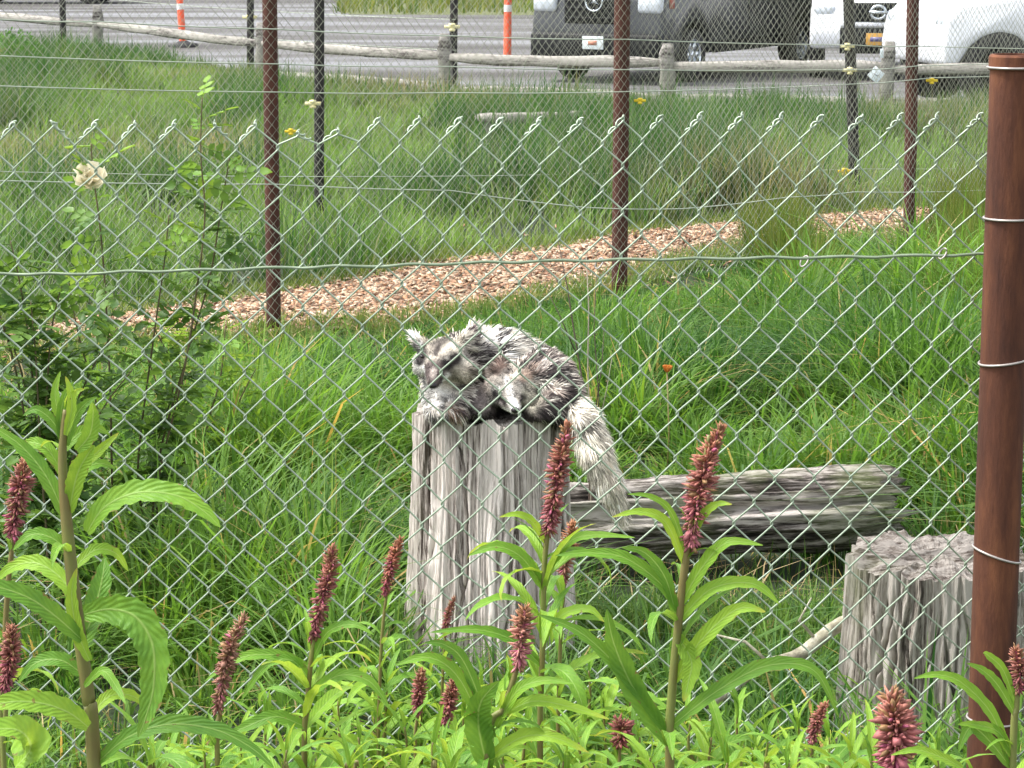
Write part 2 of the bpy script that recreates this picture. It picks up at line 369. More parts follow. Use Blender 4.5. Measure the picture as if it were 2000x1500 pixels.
# far meadow
def yhi_at(x): return np.interp(x, hi[:, 0], hi[:, 1])
def k2(x, y):
    return (y > yhi_at(x) + 0.02) & (y < lot_line(x) - 0.25)
bx, by, az, ti, nt_ = tufts(9500, (-10, 10), (13.5, 44), k2, (16, 30), 0.13)
clump = np.clip((fbm(bx * 0.7, by * 0.4, 51, 3) - 0.5) * 1.5 + 0.5, 0, 1)
hh = (0.02 + 0.84 * clump) * rng.uniform(0.75, 1.2, nt_)[ti] * rng.uniform(0.55, 1.15, len(bx))
edge = lot_line(bx) - by; hh *= np.clip(0.45 + edge * 0.12, 0.45, 1) 
brown = np.clip((fbm(bx * 0.35 + 9, by * 0.22, 61) - 0.54) * 3.2 + (by - 24) * 0.04, 0, 0.7)
brown = np.clip(brown + rng.normal(0, 0.15, len(bx)), 0, 1) * (rng.random(len(bx)) < 0.75)
g = mixcol((0.038, 0.10, 0.030), (0.145, 0.245, 0.07), np.clip(1.75 - 2.7 * clump + rng.normal(0, 0.2, len(bx)), 0, 1))
col = g * (1 - brown)[:, None] + np.array((0.25, 0.21, 0.15))[None] * brown[:, None]
blades('meadow_grass', bx, by, hh, rng.uniform(0.010, 0.020, len(bx)), np.abs(rng.normal(0.35, 0.3, len(bx))), az, col, 'brownish green meadow grass between the path and the parking lot', seg=2)
ei = rng.integers(0, NP - 1, 2600); ef = rng.random(2600)[:, None]; up_ = rng.random(2600) < 0.5                  # fringe creeping over both path edges
ec = np.where(up_[:, None], hi[ei] * (1 - ef) + hi[ei + 1] * ef, lo[ei] * (1 - ef) + lo[ei + 1] * ef)
sh = (rng.normal(0, 0.08, 2600) + np.where(up_, 0.12, -0.14) + 0.3 * (fbm(ec[:, 0] * 1.5, ec[:, 1] * 1.5, 77) - 0.5))
ec = ec[np.abs(ec[:, 0]) < 5]; sh = sh[:len(ec)]
fxx = np.repeat(ec[:, 0], 12) + rng.normal(0, 0.05, len(ec) * 12); fyy = np.repeat(ec[:, 1] + sh, 12) + rng.normal(0, 0.05, len(ec) * 12)
blades('path_edge_grass', fxx, fyy, rng.uniform(0.04, 0.14, len(fxx)), rng.uniform(0.006, 0.012, len(fxx)), np.abs(rng.normal(0.6, 0.5, len(fxx))), rng.uniform(0, 6.28, len(fxx)), mixcol((0.06, 0.12, 0.03), (0.18, 0.22, 0.07), rng.random(len(fxx))), 'thin grass fringe creeping over the edges of the wood chip path', seg=2)
NB = 40000
ux = rng.uniform(-9, 9, NB); uy = rng.uniform(13.5, 40, NB)
k = (np.abs(ux) < 0.215 * uy + 0.9) & k2(ux, uy); ux, uy = ux[k], uy[k]
blades('meadow_undergrowth', ux, uy, rng.uniform(0.08, 0.24, len(ux)), rng.uniform(0.012, 0.024, len(ux)), np.abs(rng.normal(0.3, 0.3, len(ux))), rng.uniform(0, 6.28, len(ux)), mixcol((0.06, 0.12, 0.045), (0.17, 0.23, 0.085), rng.random(len(ux))), 'low pale grass under the meadow tufts behind the path', seg=2)
NB = 11000                                                   # last year's flattened straw
ux = rng.uniform(-3.6, 4.2, NB); uy = rng.uniform(5.0, 15.5, NB)
k = (np.abs(ux) < 0.215 * uy + 0.6) & (path_gap(ux, uy) > -0.12) & (np.hypot(ux - STUMP_C[0], uy - STUMP_C[1]) > 0.3) & (np.hypot(ux - 1.05, uy - 6.35) > 0.28)
k &= (rng.random(NB) < 0.35 + 0.65 * ((np.abs(path_gap(ux, uy)) < 0.5) | ((ux > 0.1) & (ux < 1.7) & (uy < 9.2))))
ux, uy = ux[k], uy[k]
blades('dry_straw', ux, uy, rng.uniform(0.07, 0.22, len(ux)), rng.uniform(0.004, 0.008, len(ux)), rng.uniform(0.8, 2.2, len(ux)), rng.uniform(0, 6.28, len(ux)), mixcol((0.20, 0.15, 0.075), (0.42, 0.35, 0.20), rng.random(len(ux))), 'dry tan straw lying among the green grass of the enclosure', seg=2)
# tall seeding grass clump before the far end of the path
bx, by, az, ti, nt_ = tufts(900, (1.35, 4.2), (12.8, 18.8), lambda x, y: ((path_gap(x, y) > 0.05) & (x > 1.55) & (x < 1.88) & (y > 14.6)) | ((x > 0.170 * y) & (path_gap(x, y) > -2.3)), (30, 55), 0.10)
f = rng.random(len(bx))
blades('seeding_grass', bx, by, rng.uniform(0.22, 0.55, len(bx)), rng.uniform(0.005, 0.009, len(bx)), np.abs(rng.normal(0.22, 0.16, len(bx))), az, mixcol((0.06, 0.12, 0.02), (0.15, 0.17, 0.05), f), 'tall thin seeding grass standing before the far bend of the path')
# verge blades
vx = rng.uniform(-4, 13, 9000); vy = rng.uniform(57.2, 75, 9000)
blades('verge_grass', vx, vy, rng.uniform(0.2, 0.5, 9000), np.full(9000, 0.05), np.abs(rng.normal(0.3, 0.3, 9000)), rng.uniform(0, 6.28, 9000), mixcol((0.06, 0.11, 0.03), (0.16, 0.17, 0.06), rng.random(9000)), 'green grass on the verge beyond the parking lot', zb=np.clip((vy - 57) * 0.015, 0, 1), seg=2)

# ------------------------------------------------------------------ weathered wood
def wood_mat(name, light, mid, dark, zs, axis='z', scale=9, moss=0.0):
    m, nt, b, n, l = new_mat(name)
    ms = {'z': (1, 1, zs), 'x': (zs, 1, 1), 'y': (1, zs, 1)}[axis]
    t1 = noise_node(n, l, scale, 8, 0.7, None, ms); t2 = noise_node(n, l, scale * 6.5, 10, 0.75, None, ms); t3 = noise_node(n, l, 3.0, 4)
    mixf = n.new('ShaderNodeMath'); mixf.operation = 'MULTIPLY_ADD'; mixf.inputs[1].default_value = 0.55
    l.new(t2.outputs['Fac'], mixf.inputs[0])
    hf = n.new('ShaderNodeMath'); hf.operation = 'MULTIPLY'; hf.inputs[1].default_value = 0.5; l.new(t1.outputs['Fac'], hf.inputs[0]); l.new(hf.outputs[0], mixf.inputs[2])
    r = ramp(n, [(0.445, dark), (0.495, mid), (0.56, light)]); l.new(mixf.outputs[0], r.inputs[0])
    mx = n.new('ShaderNodeMix'); mx.data_type = 'RGBA'; mx.inputs[7].default_value = (0.10, 0.13, 0.04, 1)
    rm = ramp(n, [(0.52, (0, 0, 0)), (0.72, (moss, moss, moss))]); l.new(t3.outputs['Fac'], rm.inputs[0]); l.new(rm.outputs[0], mx.inputs[0])
    l.new(r.outputs[0], mx.inputs[6]); l.new(mx.outputs[2], b.inputs['Base Color'])
    b.inputs['Roughness'].default_value = 0.85; b.inputs['Specular IOR Level'].default_value = 0.25
    bp = n.new('ShaderNodeBump'); bp.inputs['Strength'].default_value = 0.7; bp.inputs['Distance'].default_value = 0.012
    l.new(t2.outputs['Fac'], bp.inputs['Height']); l.new(bp.outputs[0], b.inputs['Normal'])
    return m
M['stumpwood'] = wood_mat('grey_stump_wood', (0.72, 0.65, 0.60), (0.42, 0.365, 0.33), (0.06, 0.044, 0.036), 0.045, 'z', 17, 0.2)
M['stumpwood2'] = wood_mat('brown_grey_stump_wood', (0.40, 0.365, 0.325), (0.21, 0.185, 0.155), (0.035, 0.027, 0.022), 0.06, 'z', 16, 0.6)
M['stumptop'] = wood_mat('stump_end_grain', (0.36, 0.33, 0.30), (0.16, 0.135, 0.115), (0.035, 0.024, 0.02), 0.3, 'x', 13, 0.15)
M['stumptop2'] = wood_mat('dark_rotten_end_grain', (0.27, 0.245, 0.22), (0.12, 0.10, 0.085), (0.03, 0.02, 0.016), 0.2, 'x', 16, 0.5)
M['logwood'] = wood_mat('weathered_log_wood', (0.44, 0.40, 0.365), (0.115, 0.098, 0.085), (0.016, 0.013, 0.011), 0.09, 'x', 12, 0.75)
M['railwood'] = wood_mat('grey_rail_wood', (0.34, 0.32, 0.29), (0.19, 0.175, 0.16), (0.06, 0.052, 0.048), 0.12, 'x', 6, 0.15)
M['postwood'] = wood_mat('grey_post_wood', (0.28, 0.265, 0.245), (0.17, 0.158, 0.145), (0.06, 0.052, 0.048), 0.12, 'z', 6, 0.2)
M['branch'] = mat_noise('lichen_branch', [(0.3, (0.10, 0.085, 0.06)), (0.5, (0.30, 0.28, 0.20)), (0.7, (0.58, 0.56, 0.45))], 18, 0.9, bump=0.6)

def stump(name, cx, cy, R_top, R_bot, H, seed, matside, mattop, label, top_tilt=(0, 0), cracks=9):
    root = thing(name, label, 'tree stump', (cx, cy, 0))
    na, nz = 640, 90
    th = np.linspace(0, 2 * math.pi, na, endpoint=False); zz = np.linspace(-0.03, 1, nz)
    TH, ZZ = np.meshgrid(th, zz)
    rs = np.random.default_rng(seed)
    R = R_top + (R_bot - R_top) * np.clip(1 - ZZ, 0, 1) ** 1.6
    lob = sum(rs.uniform(0.004, 0.016) * np.cos(k * TH + rs.uniform(0, 6.28) + 0.4 * ZZ * rs.normal()) for k in range(2, 8))
    R = R * (1 + lob)
    wob = (fbm(TH * 3, ZZ * 2.0, seed) - 0.5) * 0.25
    c, s = np.cos(TH + wob), np.sin(TH + wob)
    rid = fbm(c * 9 + 20, s * 9 + ZZ * 0.25 + 20, seed + 5, 3)
    rid2 = fbm(c * 26 + 50, s * 26 + ZZ * 0.9 + 50, seed + 9, 3)
    R = R + (rid - 0.5) * 0.030 + (rid2 - 0.5) * 0.030
    for k in range(cracks):                   # drying checks
        t0 = rs.uniform(0, 6.28); wd = rs.uniform(0.009, 0.022); dp = rs.uniform(0.015, 0.038)
        z0 = rs.uniform(-0.2, 0.45); z1 = rs.uniform(0.75, 1.3)
        tw = t0 + 0.10 * np.sin(ZZ * rs.uniform(3, 7) + rs.uniform(0, 6)) + (fbm(ZZ * 7, ZZ * 0 + k, seed) - 0.5) * 0.08
        dd = (TH - tw + math.pi) % (2 * math.pi) - math.pi
        msk = np.clip((ZZ - z0) * 6, 0, 1) * np.clip((z1 - ZZ) * 6, 0, 1)
        R = R - dp * np.exp(-(dd / wd) ** 2) * msk
    rimz = (fbm(np.cos(TH) * 5 + 9, np.sin(TH) * 5 + 9, seed + 2) - 0.5) * 0.05
    Zw = ZZ * H + rimz * np.clip(ZZ - 0.85, 0, 1) / 0.15
    Xw, Yw = R * np.cos(TH), R * np.sin(TH)
    Zw = Zw + (top_tilt[0] * Xw + top_tilt[1] * Yw) * ZZ
    V = np.stack([Xw, Yw, Zw], -1).reshape(-1, 3)
    idx = np.arange(na * nz).reshape(nz, na); nxt = np.roll(idx, -1, axis=1)
    Q = np.stack([idx[:-1], nxt[:-1], nxt[1:], idx[1:]], -1).reshape(-1, 4)
    obj_np('trunk', V, [Q], matside, root, True)
    # cut face
    nr = 26; fr = np.linspace(1, 0, nr)
    rim = np.stack([Xw[-1], Yw[-1], Zw[-1]], -1)
    cen = rim.mean(0)
    rr = cen + (rim[None] - cen) * fr[:, None, None]
    rr[..., 2] += (fbm(rr[..., 0] * 14 + 8, rr[..., 1] * 50 + 8, seed + 3) - 0.5) * 0.05 * np.clip((1 - fr) * 8, 0, 1)[:, None]
    idx = np.arange(na * nr).reshape(nr, na); nxt = np.roll(idx, -1, axis=1)
    Q = np.stack([idx[:-1], nxt[:-1], nxt[1:], idx[1:]], -1).reshape(-1, 4)
    obj_np('cut_face', rr.reshape(-1, 3), [Q], mattop, root, True)
    return root
stump('tree_stump', STUMP_C[0], STUMP_C[1], 0.208, 0.250, 0.785, 12, M['stumpwood'], M['stumptop'], 'tall pale grey weathered stump with the two foxes on top', cracks=22)
c2 = P(1835, 1085, 6.35)
stump('tree_stump', c2.x, 6.35, 0.232, 0.262, c2.z, 23, M['stumpwood2'], M['stumptop2'], 'wide low grey brown stump behind the rusty front post', (0.0, 0.02), 20)

# fallen log
def log(name, p0, p1, r0, r1, seed, mat, label, cat='log', flat=0.12):
    p0, p1 = Vector(p0), Vector(p1); L = (p1 - p0).length
    root = thing(name, label, cat, p0, math.atan2(p1.y - p0.y, p1.x - p0.x))
    nl, na = 140, 110
    U, TH = np.meshgrid(np.linspace(0, 1, nl), np.linspace(0, 2 * math.pi, na, endpoint=False), indexing='ij')
    R = r0 + (r1 - r0) * U
    R = R * (1 + 0.10 * np.cos(2 * TH + 1) + 0.06 * np.cos(3 * TH + 4 * U))
    R += (fbm(np.cos(TH) * 5 + U * 1.5 + 9, np.sin(TH) * 5 + 9, seed) - 0.5) * r0 * 1.0 + (fbm(np.cos(TH) * 16 + 9, np.sin(TH) * 16 + U * 3 + 9, seed + 4) - 0.5) * r0 * 0.55
    Xl = U * L + (fbm(np.cos(TH) * 6 + 5, np.sin(TH) * 6 + 5, seed + 7) - 0.5) * 0.34 * np.clip((U - 0.8) / 0.2, 0, 1)
    R = R * (1 - 0.25 * np.clip((U - 0.82) / 0.18, 0, 1) ** 2)
    R = R - 0.03 * (np.clip(fbm(np.cos(TH) * 11 + 3, np.sin(TH) * 11 + U * 1.2 + 3, seed + 12, 2) - 0.58, 0, 1) * 6).clip(0, 1)
    dz = (p1.z - p0.z) * U + (fbm(U * 3, U * 0 + 3, seed + 1) - 0.5) * 0.06
    V = np.stack([Xl, R * np.cos(TH) , R * np.sin(TH) + dz], -1).reshape(-1, 3)
    idx = np.arange(nl * na).reshape(nl, na); nxt = np.roll(idx, -1, axis=1)
    Q = np.stack([idx[:-1], nxt[:-1], nxt[1:], idx[1:]], -1).reshape(-1, 4)
    obj_np('trunk', V, [Q], mat, root, True)
    for e, s in ((0, 1), (nl - 1, -1)):
        ring = V.reshape(nl, na, 3)[e]; c = ring.mean(0); 
        VV = np.concatenate([ring, c + (ring - c) * 0.5 + np.array([0.02 * s, 0, 0]), [c + np.array([0.03 * s, 0, 0])]])
        j = np.arange(na); k = (j + 1) % na
        obj_np('cut_face', VV, [np.stack([j, k, na + k, na + j], -1), np.stack([na + j, na + k, np.full(na, 2 * na)], -1)], M['stumptop'], root)
    return root
la, lb = P(1075, 1000, 8.35), P(1730, 985, 8.5)
log('fallen_log', (la.x, la.y, 0.185), (lb.x, lb.y, 0.205), 0.115, 0.14, 5, M['logwood'], 'fallen grey log lying in the grass right of the fox stump')
a0, a1 = P(1440, 1335, 6.15), P(1665, 1215, 6.4)
tr = thing('fallen_branch', 'pale lichen covered branch leaning against the low right stump', 'branch', (a0.x, a0.y, a0.z))
pts = [Vector((0, 0, 0)).lerp(a1 - a0, t) + Vector((0, 0, 0.012 * math.sin(t * 9))) for t in np.linspace(-0.35, 1, 14)]
tube('limb', pts, np.linspace(0.014, 0.02, 14), M['branch'], tr, 8)
tube('twig', [pts[6], pts[6] + Vector((-0.06, 0.02, 0.05)), pts[6] + Vector((-0.16, 0.02, 0.075))], [0.005, 0.004, 0.002], M['branch'], tr, 5)
tube('twig', [pts[10], pts[10] + Vector((-0.05, -0.02, 0.06)), pts[10] + Vector((-0.02, -0.02, 0.12))], [0.005, 0.004, 0.002], M['branch'], tr, 5)

# ------------------------------------------------------------------ front chain-link fence
FY = 4.5
front = thing('chain_link_fence', 'green tinted chain link fence with twisted top, nearest to the viewer', 'fence', (0, FY, 0))
peaks = [25, 102, 183, 265, 345, 425, 503, 584, 664, 745, 823, 900, 979, 1057, 1135, 1212, 1291, 1368, 1445, 1523, 1602, 1680, 1757, 1835]
while peaks[-1] < 2400: peaks.append(peaks[-1] + 78)
while peaks[0] > -400: peaks.insert(0, peaks[0] - 78.5)
nodes_px = []
for i in range(len(peaks) - 1): nodes_px += [peaks[i], 0.5 * (peaks[i] + peaks[i + 1])]
ntop_y = lambda px: 243 - 0.0075 * px
RH = 0.0405; WR = 0.00175
nrows = 48
ztop = lambda px: P(px, ntop_y(px), FY).z
def node_xz(k, j):
    px = nodes_px[k]; p = P(px, ntop_y(px), FY)
    x = (px - 1000) / F * (ray(px, 242).y and FY / ray(px, 242).y); z = p.z - j * RH
    x += (float(noise2(np.array(k * 0.31), np.array(j * 0.27), 81)) - 0.5) * 0.010
    z += (float(noise2(np.array(k * 0.23), np.array(j * 0.31), 82)) - 0.5) * 0.010
    if j == 0 and 560 < px < 720: z -= 0.015
    return x, z
wv = lambda x, z: 0.006 * math.sin(x * 2.1 + z * 3)
for k in range(len(nodes_px) - 1):
    pts = []
    if k % 2 == 0: js = range(0, nrows)
    else: js = range(0, nrows)
    for j in js:
        left = (j + k) % 2 == 0
        e = k if left else k + 1
        x, z = node_xz(e, j)
        ex = -1 if left else 1
        x += ex * WR * 0.9
        sgn = -1 if left else 1            # leg leaving this node downwards: left->right = '\' (behind), right->left = '/' (in front)
        yo_prev = -WR * 1.15 * (1 if left else -1); yo_next = -yo_prev
        # previous leg arriving at a left node came from right: '/', in front (y smaller)
        yb = wv(x, z)
        if j == 0: pts += [(x - ex * 0.001, yb + yo_prev, z + 0.0035)]
        else: pts += [(x - ex * 0.004, yb + yo_prev, z + 0.0062)]
        pts += [(x, yb + yo_prev * 0.5, z + 0.002), (x, yb + yo_next * 0.5, z - 0.002), (x - ex * 0.004, yb + yo_next, z - 0.0062)]
    tube('mesh_wire', pts, WR, M['wire'], front, 6, True, ref=(0, 1, 0))
# top selvage: the cut ends twisted back down the rising leg
for k in range(0, len(nodes_px) - 1, 2):
    x, z = node_xz(k, 0); x1, z1 = node_xz(max(0, k - 1), 1)
    ph_ = rng.uniform(0, 6); sg_ = -1 if rng.random() < 0.85 else 1; q_ = rng.uniform(0.55, 0.8)
    pts = [(x + sg_ * abs(x1 - x) * t * q_ + 0.0026 * math.cos(t * 13 + ph_), -0.002 + 0.0032 * math.sin(t * 13 + ph_), z + 0.004 + (z1 - z) * t * q_ + 0.0022 * math.sin(t * 13 + ph_)) for t in np.linspace(-0.12, 1.0, 18)]
    tube('twisted_end', pts, WR * 0.95, M['wire'], front, 6, True)
# tension wire
tpx = [(-400, 541), (0, 534), (120, 536), (280, 530), (420, 527), (540, 523), (640, 521), (760, 519), (900, 514), (1060, 510), (1240, 507), (1480, 504), (1660, 502), (1910, 497), (2300, 494)]
pts = []
for i in range(len(tpx) - 1):
    for t in np.linspace(0, 1, 10, endpoint=False):
        px = tpx[i][0] * (1 - t) + tpx[i + 1][0] * t; py = tpx[i][1] * (1 - t) + tpx[i + 1][1] * t
        p = P(px, py + 1.6 * math.sin(px * 0.045), FY - 0.007); pts.append((p.x, -0.007 + 0.002 * math.sin(px * 0.08), p.z))
M['tension'] = mat_noise('tension_wire', [(0.3, (0.16, 0.21, 0.13)), (0.7, (0.28, 0.34, 0.24))], 12, 0.45, metallic=0.3)
tube('tension_wire', pts, 0.0027, M['tension'], front, 8, True, ref=(0, 1, 0))
for px, py in ((1840, 490), (1170, 509), (1570, 505)):
    p = P(px, py, FY); hx = p.x
    tube('hog_ring', [(hx + 0.007 * math.cos(t), -0.006 + 0.006 * math.sin(t), p.z - 0.004 + 0.009 * math.sin(t + 0.7)) for t in np.linspace(0, 6.0, 14)], 0.0016, M['tie'], front, 5)
# post (part of the fence)
def lathe(name, prof, mat, parent, m=40, loc=(0, 0, 0), smooth=True):
    th = np.arange(m) * 2 * math.pi / m; pr = np.asarray(prof, float)
    V = np.stack([pr[:, 0][:, None] * np.cos(th) + loc[0], pr[:, 0][:, None] * np.sin(th) + loc[1], np.repeat(pr[:, 1][:, None], m, 1) + loc[2]], -1)
    idx = np.arange(len(pr) * m).reshape(len(pr), m); nxt = np.roll(idx, -1, axis=1)
    Q = np.stack([idx[:-1], nxt[:-1], nxt[1:], idx[1:]], -1).reshape(-1, 4)
    return obj_np(name, V.reshape(-1, 3), [Q], mat, parent, smooth)
pw = P(1958, 750, FY - 0.05); zt = P(1958, 106, FY - 0.05).z
PR = 0.0405
post = lathe('post', [(PR, -0.3), (PR, zt - 0.027), (PR + 0.0025, zt - 0.0265), (PR + 0.0025, zt - 0.004), (PR - 0.001, zt), (PR - 0.006, zt), (PR - 0.007, zt - 0.03), (0.0001, zt - 0.03)], M['rust'], front, 56, (pw.x, -0.05, 0))
md = post.modifiers.new('edge', 'EDGE_SPLIT'); md.split_angle = 0.6
for py, dz in ((134, 0.000), (431, 0.0), (712, 0.006), (1092, -0.014), (1418, -0.004)):
    zc = P(1958, py, FY - 0.09).z; rr = PR + (0.0045 if py < 140 else 0.0022)
    tube('tie_wire', [(pw.x + rr * math.cos(t), -0.05 + rr * math.sin(t), zc + dz * math.cos(t) ) for t in np.linspace(0, 2 * math.pi, 40)] , 0.0022, M['tie'], front, 6)

# ------------------------------------------------------------------ rear chain-link fences
def far_mesh(name, base_pts, ztop_, w, h, r, parent, mat, zlow=0.06, amp=0.0):
    a = Acc()
    bp_ = np.array([(p[0], p[1]) for p in base_pts]); seg = np.linalg.norm(np.diff(bp_, axis=0), axis=1); S = np.concatenate([[0], np.cumsum(seg)])
    nw = int(S[-1] / (w / 2)); nr = int((ztop_ - zlow) / (h / 2))
    j = np.arange(nr + 1)
    allV, allQ = [], []
    for k in range(nw):
        left = (j + k) % 2 == 0
        s = np.where(left, k, k + 1) * (w / 2)
        s = s + (noise2(s * 3.0, j * 0.3, 91) - 0.5) * 0.012
        x = np.interp(s, S, bp_[:, 0]); y = np.interp(s, S, bp_[:, 1])
        si = np.clip(np.searchsorted(S, s) - 1, 0, len(seg) - 1); d = (bp_[si + 1] - bp_[si]) / seg[si][:, None]
        nrm = np.stack([d[:, 1], -d[:, 0]], -1)
        off = np.where(left, 1, -1) * r * 0.9 + amp * np.sin(s * 1.7 + j * 0.05)
        z = ztop_ - j * (h / 2) + (noise2(s * 2.0, j * 0.2, 92) - 0.5) * 0.012
        pts = np.stack([x + nrm[:, 0] * off, y + nrm[:, 1] * off, z], -1)
        V, Q, C = tube_arrays(pts, r, 3, (nrm[0, 0], nrm[0, 1], 0), cap=False)
        allV.append(V); allQ.append(Q + k * len(V))
    o = obj_np(name, np.concatenate(allV), [np.concatenate(allQ)], mat, parent, True)
    o['kind'] = 'stuff'; return o
def insulator(parent, at, size, mat):
    # knob with nail arm and wire clip
    a = Acc(); s = size
    prof = [(0.0, -0.5), (0.28, -0.5), (0.34, -0.3), (0.2, -0.15), (0.2, 0.1), (0.36, 0.2), (0.3, 0.45), (0.0, 0.5)]
    th = np.arange(10) * 2 * math.pi / 10
    V = np.array([[(r_ * math.cos(t) * s, r_ * math.sin(t) * s, z_ * s * 0.8) for t in th] for r_, z_ in prof]).reshape(-1, 3)
    idx = np.arange(80).reshape(8, 10); nxt = np.roll(idx, -1, axis=1)
    a.add(V + np.array(at), [np.stack([idx[:-1], nxt[:-1], nxt[1:], idx[1:]], -1).reshape(-1, 4)])
    a.add(box_v(-0.75 * s, 0.75 * s, -0.16 * s, 0.16 * s, -0.12 * s, 0.2 * s) + np.array(at), [CUBE_F])
    return a.obj('insulator', mat, parent, True)
def fpost(parent, px_base, py_base, px_top, r, ztop_, mat, m=14):
    b = G(px_base, py_base)
    ztx = P(px_top, 0, b.y)
    dxdz = (ztx.x - b.x) / (ztx.z - b.z)
    pts = [(b.x - parent.location.x + dxdz * z - 0.7 * (r + 0.004), b.y - parent.location.y + 0.72 * (r + 0.004), z) for z in np.linspace(-0.2, ztop_, 9)]
    tube('post', pts, r, mat, parent, m, True)
    return b
# fence with rusty posts
B = [G(545, 655), G(1222, 578), G(1786, 490)]
dB = (B[1] - B[0]); dB2 = B[2] - B[1]
basel = [B[0] - dB * 2, B[0] - dB, *B, B[2] + dB2, B[2] + dB2 * 2]
fb = thing('chain_link_fence', 'chain link fence on round rusty posts along the wood chip path', 'fence', (B[0].x, B[0].y, 0))
far_mesh('chain_link_mesh', [p - B[0] for p in basel[1:-1]], 2.25, 0.054, 0.058, 0.0016, fb, M['wire_far'])
for (pxb, pyb, pxt, r_) in ((545, 655, 537, 0.039), (1222, 578, 1228, 0.047), (1786, 490, 1794, 0.041)):
    fpost(fb, pxb, pyb, pxt, r_, 2.4, M['rust_far'])
for p in (basel[1], basel[5]):
    tube('post', [(p.x - B[0].x, p.y - B[0].y, z) for z in np.linspace(-0.2, 2.4, 5)], 0.04, M['rust_far'], fb, 14)
def line_between(name, parent, px_list, depth_fn, rad, mat, off=-0.05):
    pts = []
    for i in range(len(px_list) - 1):
        (xa, ya), (xb, yb) = px_list[i], px_list[i + 1]
        for t in np.linspace(0, 1, 12, endpoint=(i == len(px_list) - 2)):
            px, py = xa + (xb - xa) * t, ya + (yb - ya) * t
            p = P(px, py + 2.0 * math.sin(t * math.pi), depth_fn(px) + off)
            pts.append(p - parent.location)
    return tube(name, pts, rad, mat, parent, 5)
bpx = np.array([1000 + p.x / p.y * 5000 for p in basel]); bY = np.array([p.y for p in basel])
depB = lambda px: float(np.interp(px, bpx, bY))
for wl_ in ([(-350, 22), (0, 38), (190, 42), (540, 57), (880, 70), (1222, 77), (1670, 88), (1790, 90), (2200, 96)],
            [(-350, 103), (0, 109), (540, 125), (880, 130), (1222, 136), (1670, 136), (1790, 129), (2200, 112)],
            [(-350, 160), (0, 168), (540, 180), (880, 181), (1222, 179), (1650, 165), (1820, 152), (2200, 138)],
            [(-350, 352), (0, 353), (540, 360), (880, 372), (1140, 405), (1330, 408), (1540, 385), (1668, 375), (1910, 372), (2200, 370)]):
    line_between('line_wire', fb, wl_, depB, 0.0032, M['line_wire'])
for px, py, s in ((568, 257, 0.042), (1250, 197, 0.045), (1820, 158, 0.05), (1797, 482, 0.055)):
    insulator(fb, P(px, py, depB(px) - 0.06) - fb.location, s, M['yellow'])
# second fence, parallel to it behind the path
C_ = [G(630, 440), G(1225, 398), G(1682, 372)]
dC = C_[1] - C_[0]; dC2 = C_[2] - C_[1]
fc = thing('chain_link_fence', 'chain link fence on dark steel posts in the meadow behind the path', 'fence', (C_[0].x, C_[0].y, 0))
cb = [C_[0] - dC * 2, C_[0] - dC, *C_, C_[2] + dC2, C_[2] + dC2 * 2]
far_mesh('chain_link_mesh', [p - C_[0] for p in cb], 2.25, 0.060, 0.068, 0.0012, fc, M['wire_far'])
for (pxb, pyb, pxt, r_) in ((630, 440, 631, 0.036), (1216, 398, 1218, 0.036), (1679, 372, 1667, 0.045)):
    fpost(fc, pxb, pyb, pxt, r_, 2.4, M['dark_steel'])
cpx = np.array([1000 + p.x / p.y * 5000 for p in cb]); cY = np.array([p.y for p in cb]); depC = lambda px: float(np.interp(px, cpx, cY))
for px, py, s, mt in ((611, 203, 0.075, 'oldyellow'), (1655, 91, 0.075, 'oldyellow'), (1660, 138, 0.075, 'oldyellow'), (1650, 335, 0.075, 'yellow')):
    insulator(fc, P(px, py, depC(px) - 0.05) - fc.location, s, M[mt])
line_between('line_wire', fc, [(-100, 330), (180, 338), (630, 345), (1225, 338), (1680, 330), (2100, 325)], depC, 0.003, M['line_wire'])
# far thin posts by the lot
D = [G(128, 112), G(494, 152), G(890, 178)]
fd = thing('wire_fence', 'far wire fence on thin dark posts beside the parking lot', 'fence', (D[0].x, D[0].y, 0))
for (pxb, pyb, pxt) in ((128, 112, 126), (494, 152, 494), (890, 178, 893)):
    fpost(fd, pxb, pyb, pxt, 0.05 if pxb < 600 else 0.052, 2.3, M['dark_steel'], 10)
dpx = np.array([1000 + p.x / p.y * 5000 for p in D]); dY = np.array([p.y for p in D]); depD = lambda px: float(np.interp(px, dpx, dY))
for ya, yb, yc in ((-10, 20, 38), (40, 74, 98)):
    line_between('line_wire', fd, [(128, ya), (494, yb), (890, yc)], depD, 0.004, M['line_wire'])
for px, py in ((488, 34), (883, 53)):
    insulator(fd, P(px, py, depD(px) - 0.08) - fd.location, 0.13, M['oldyellow'])
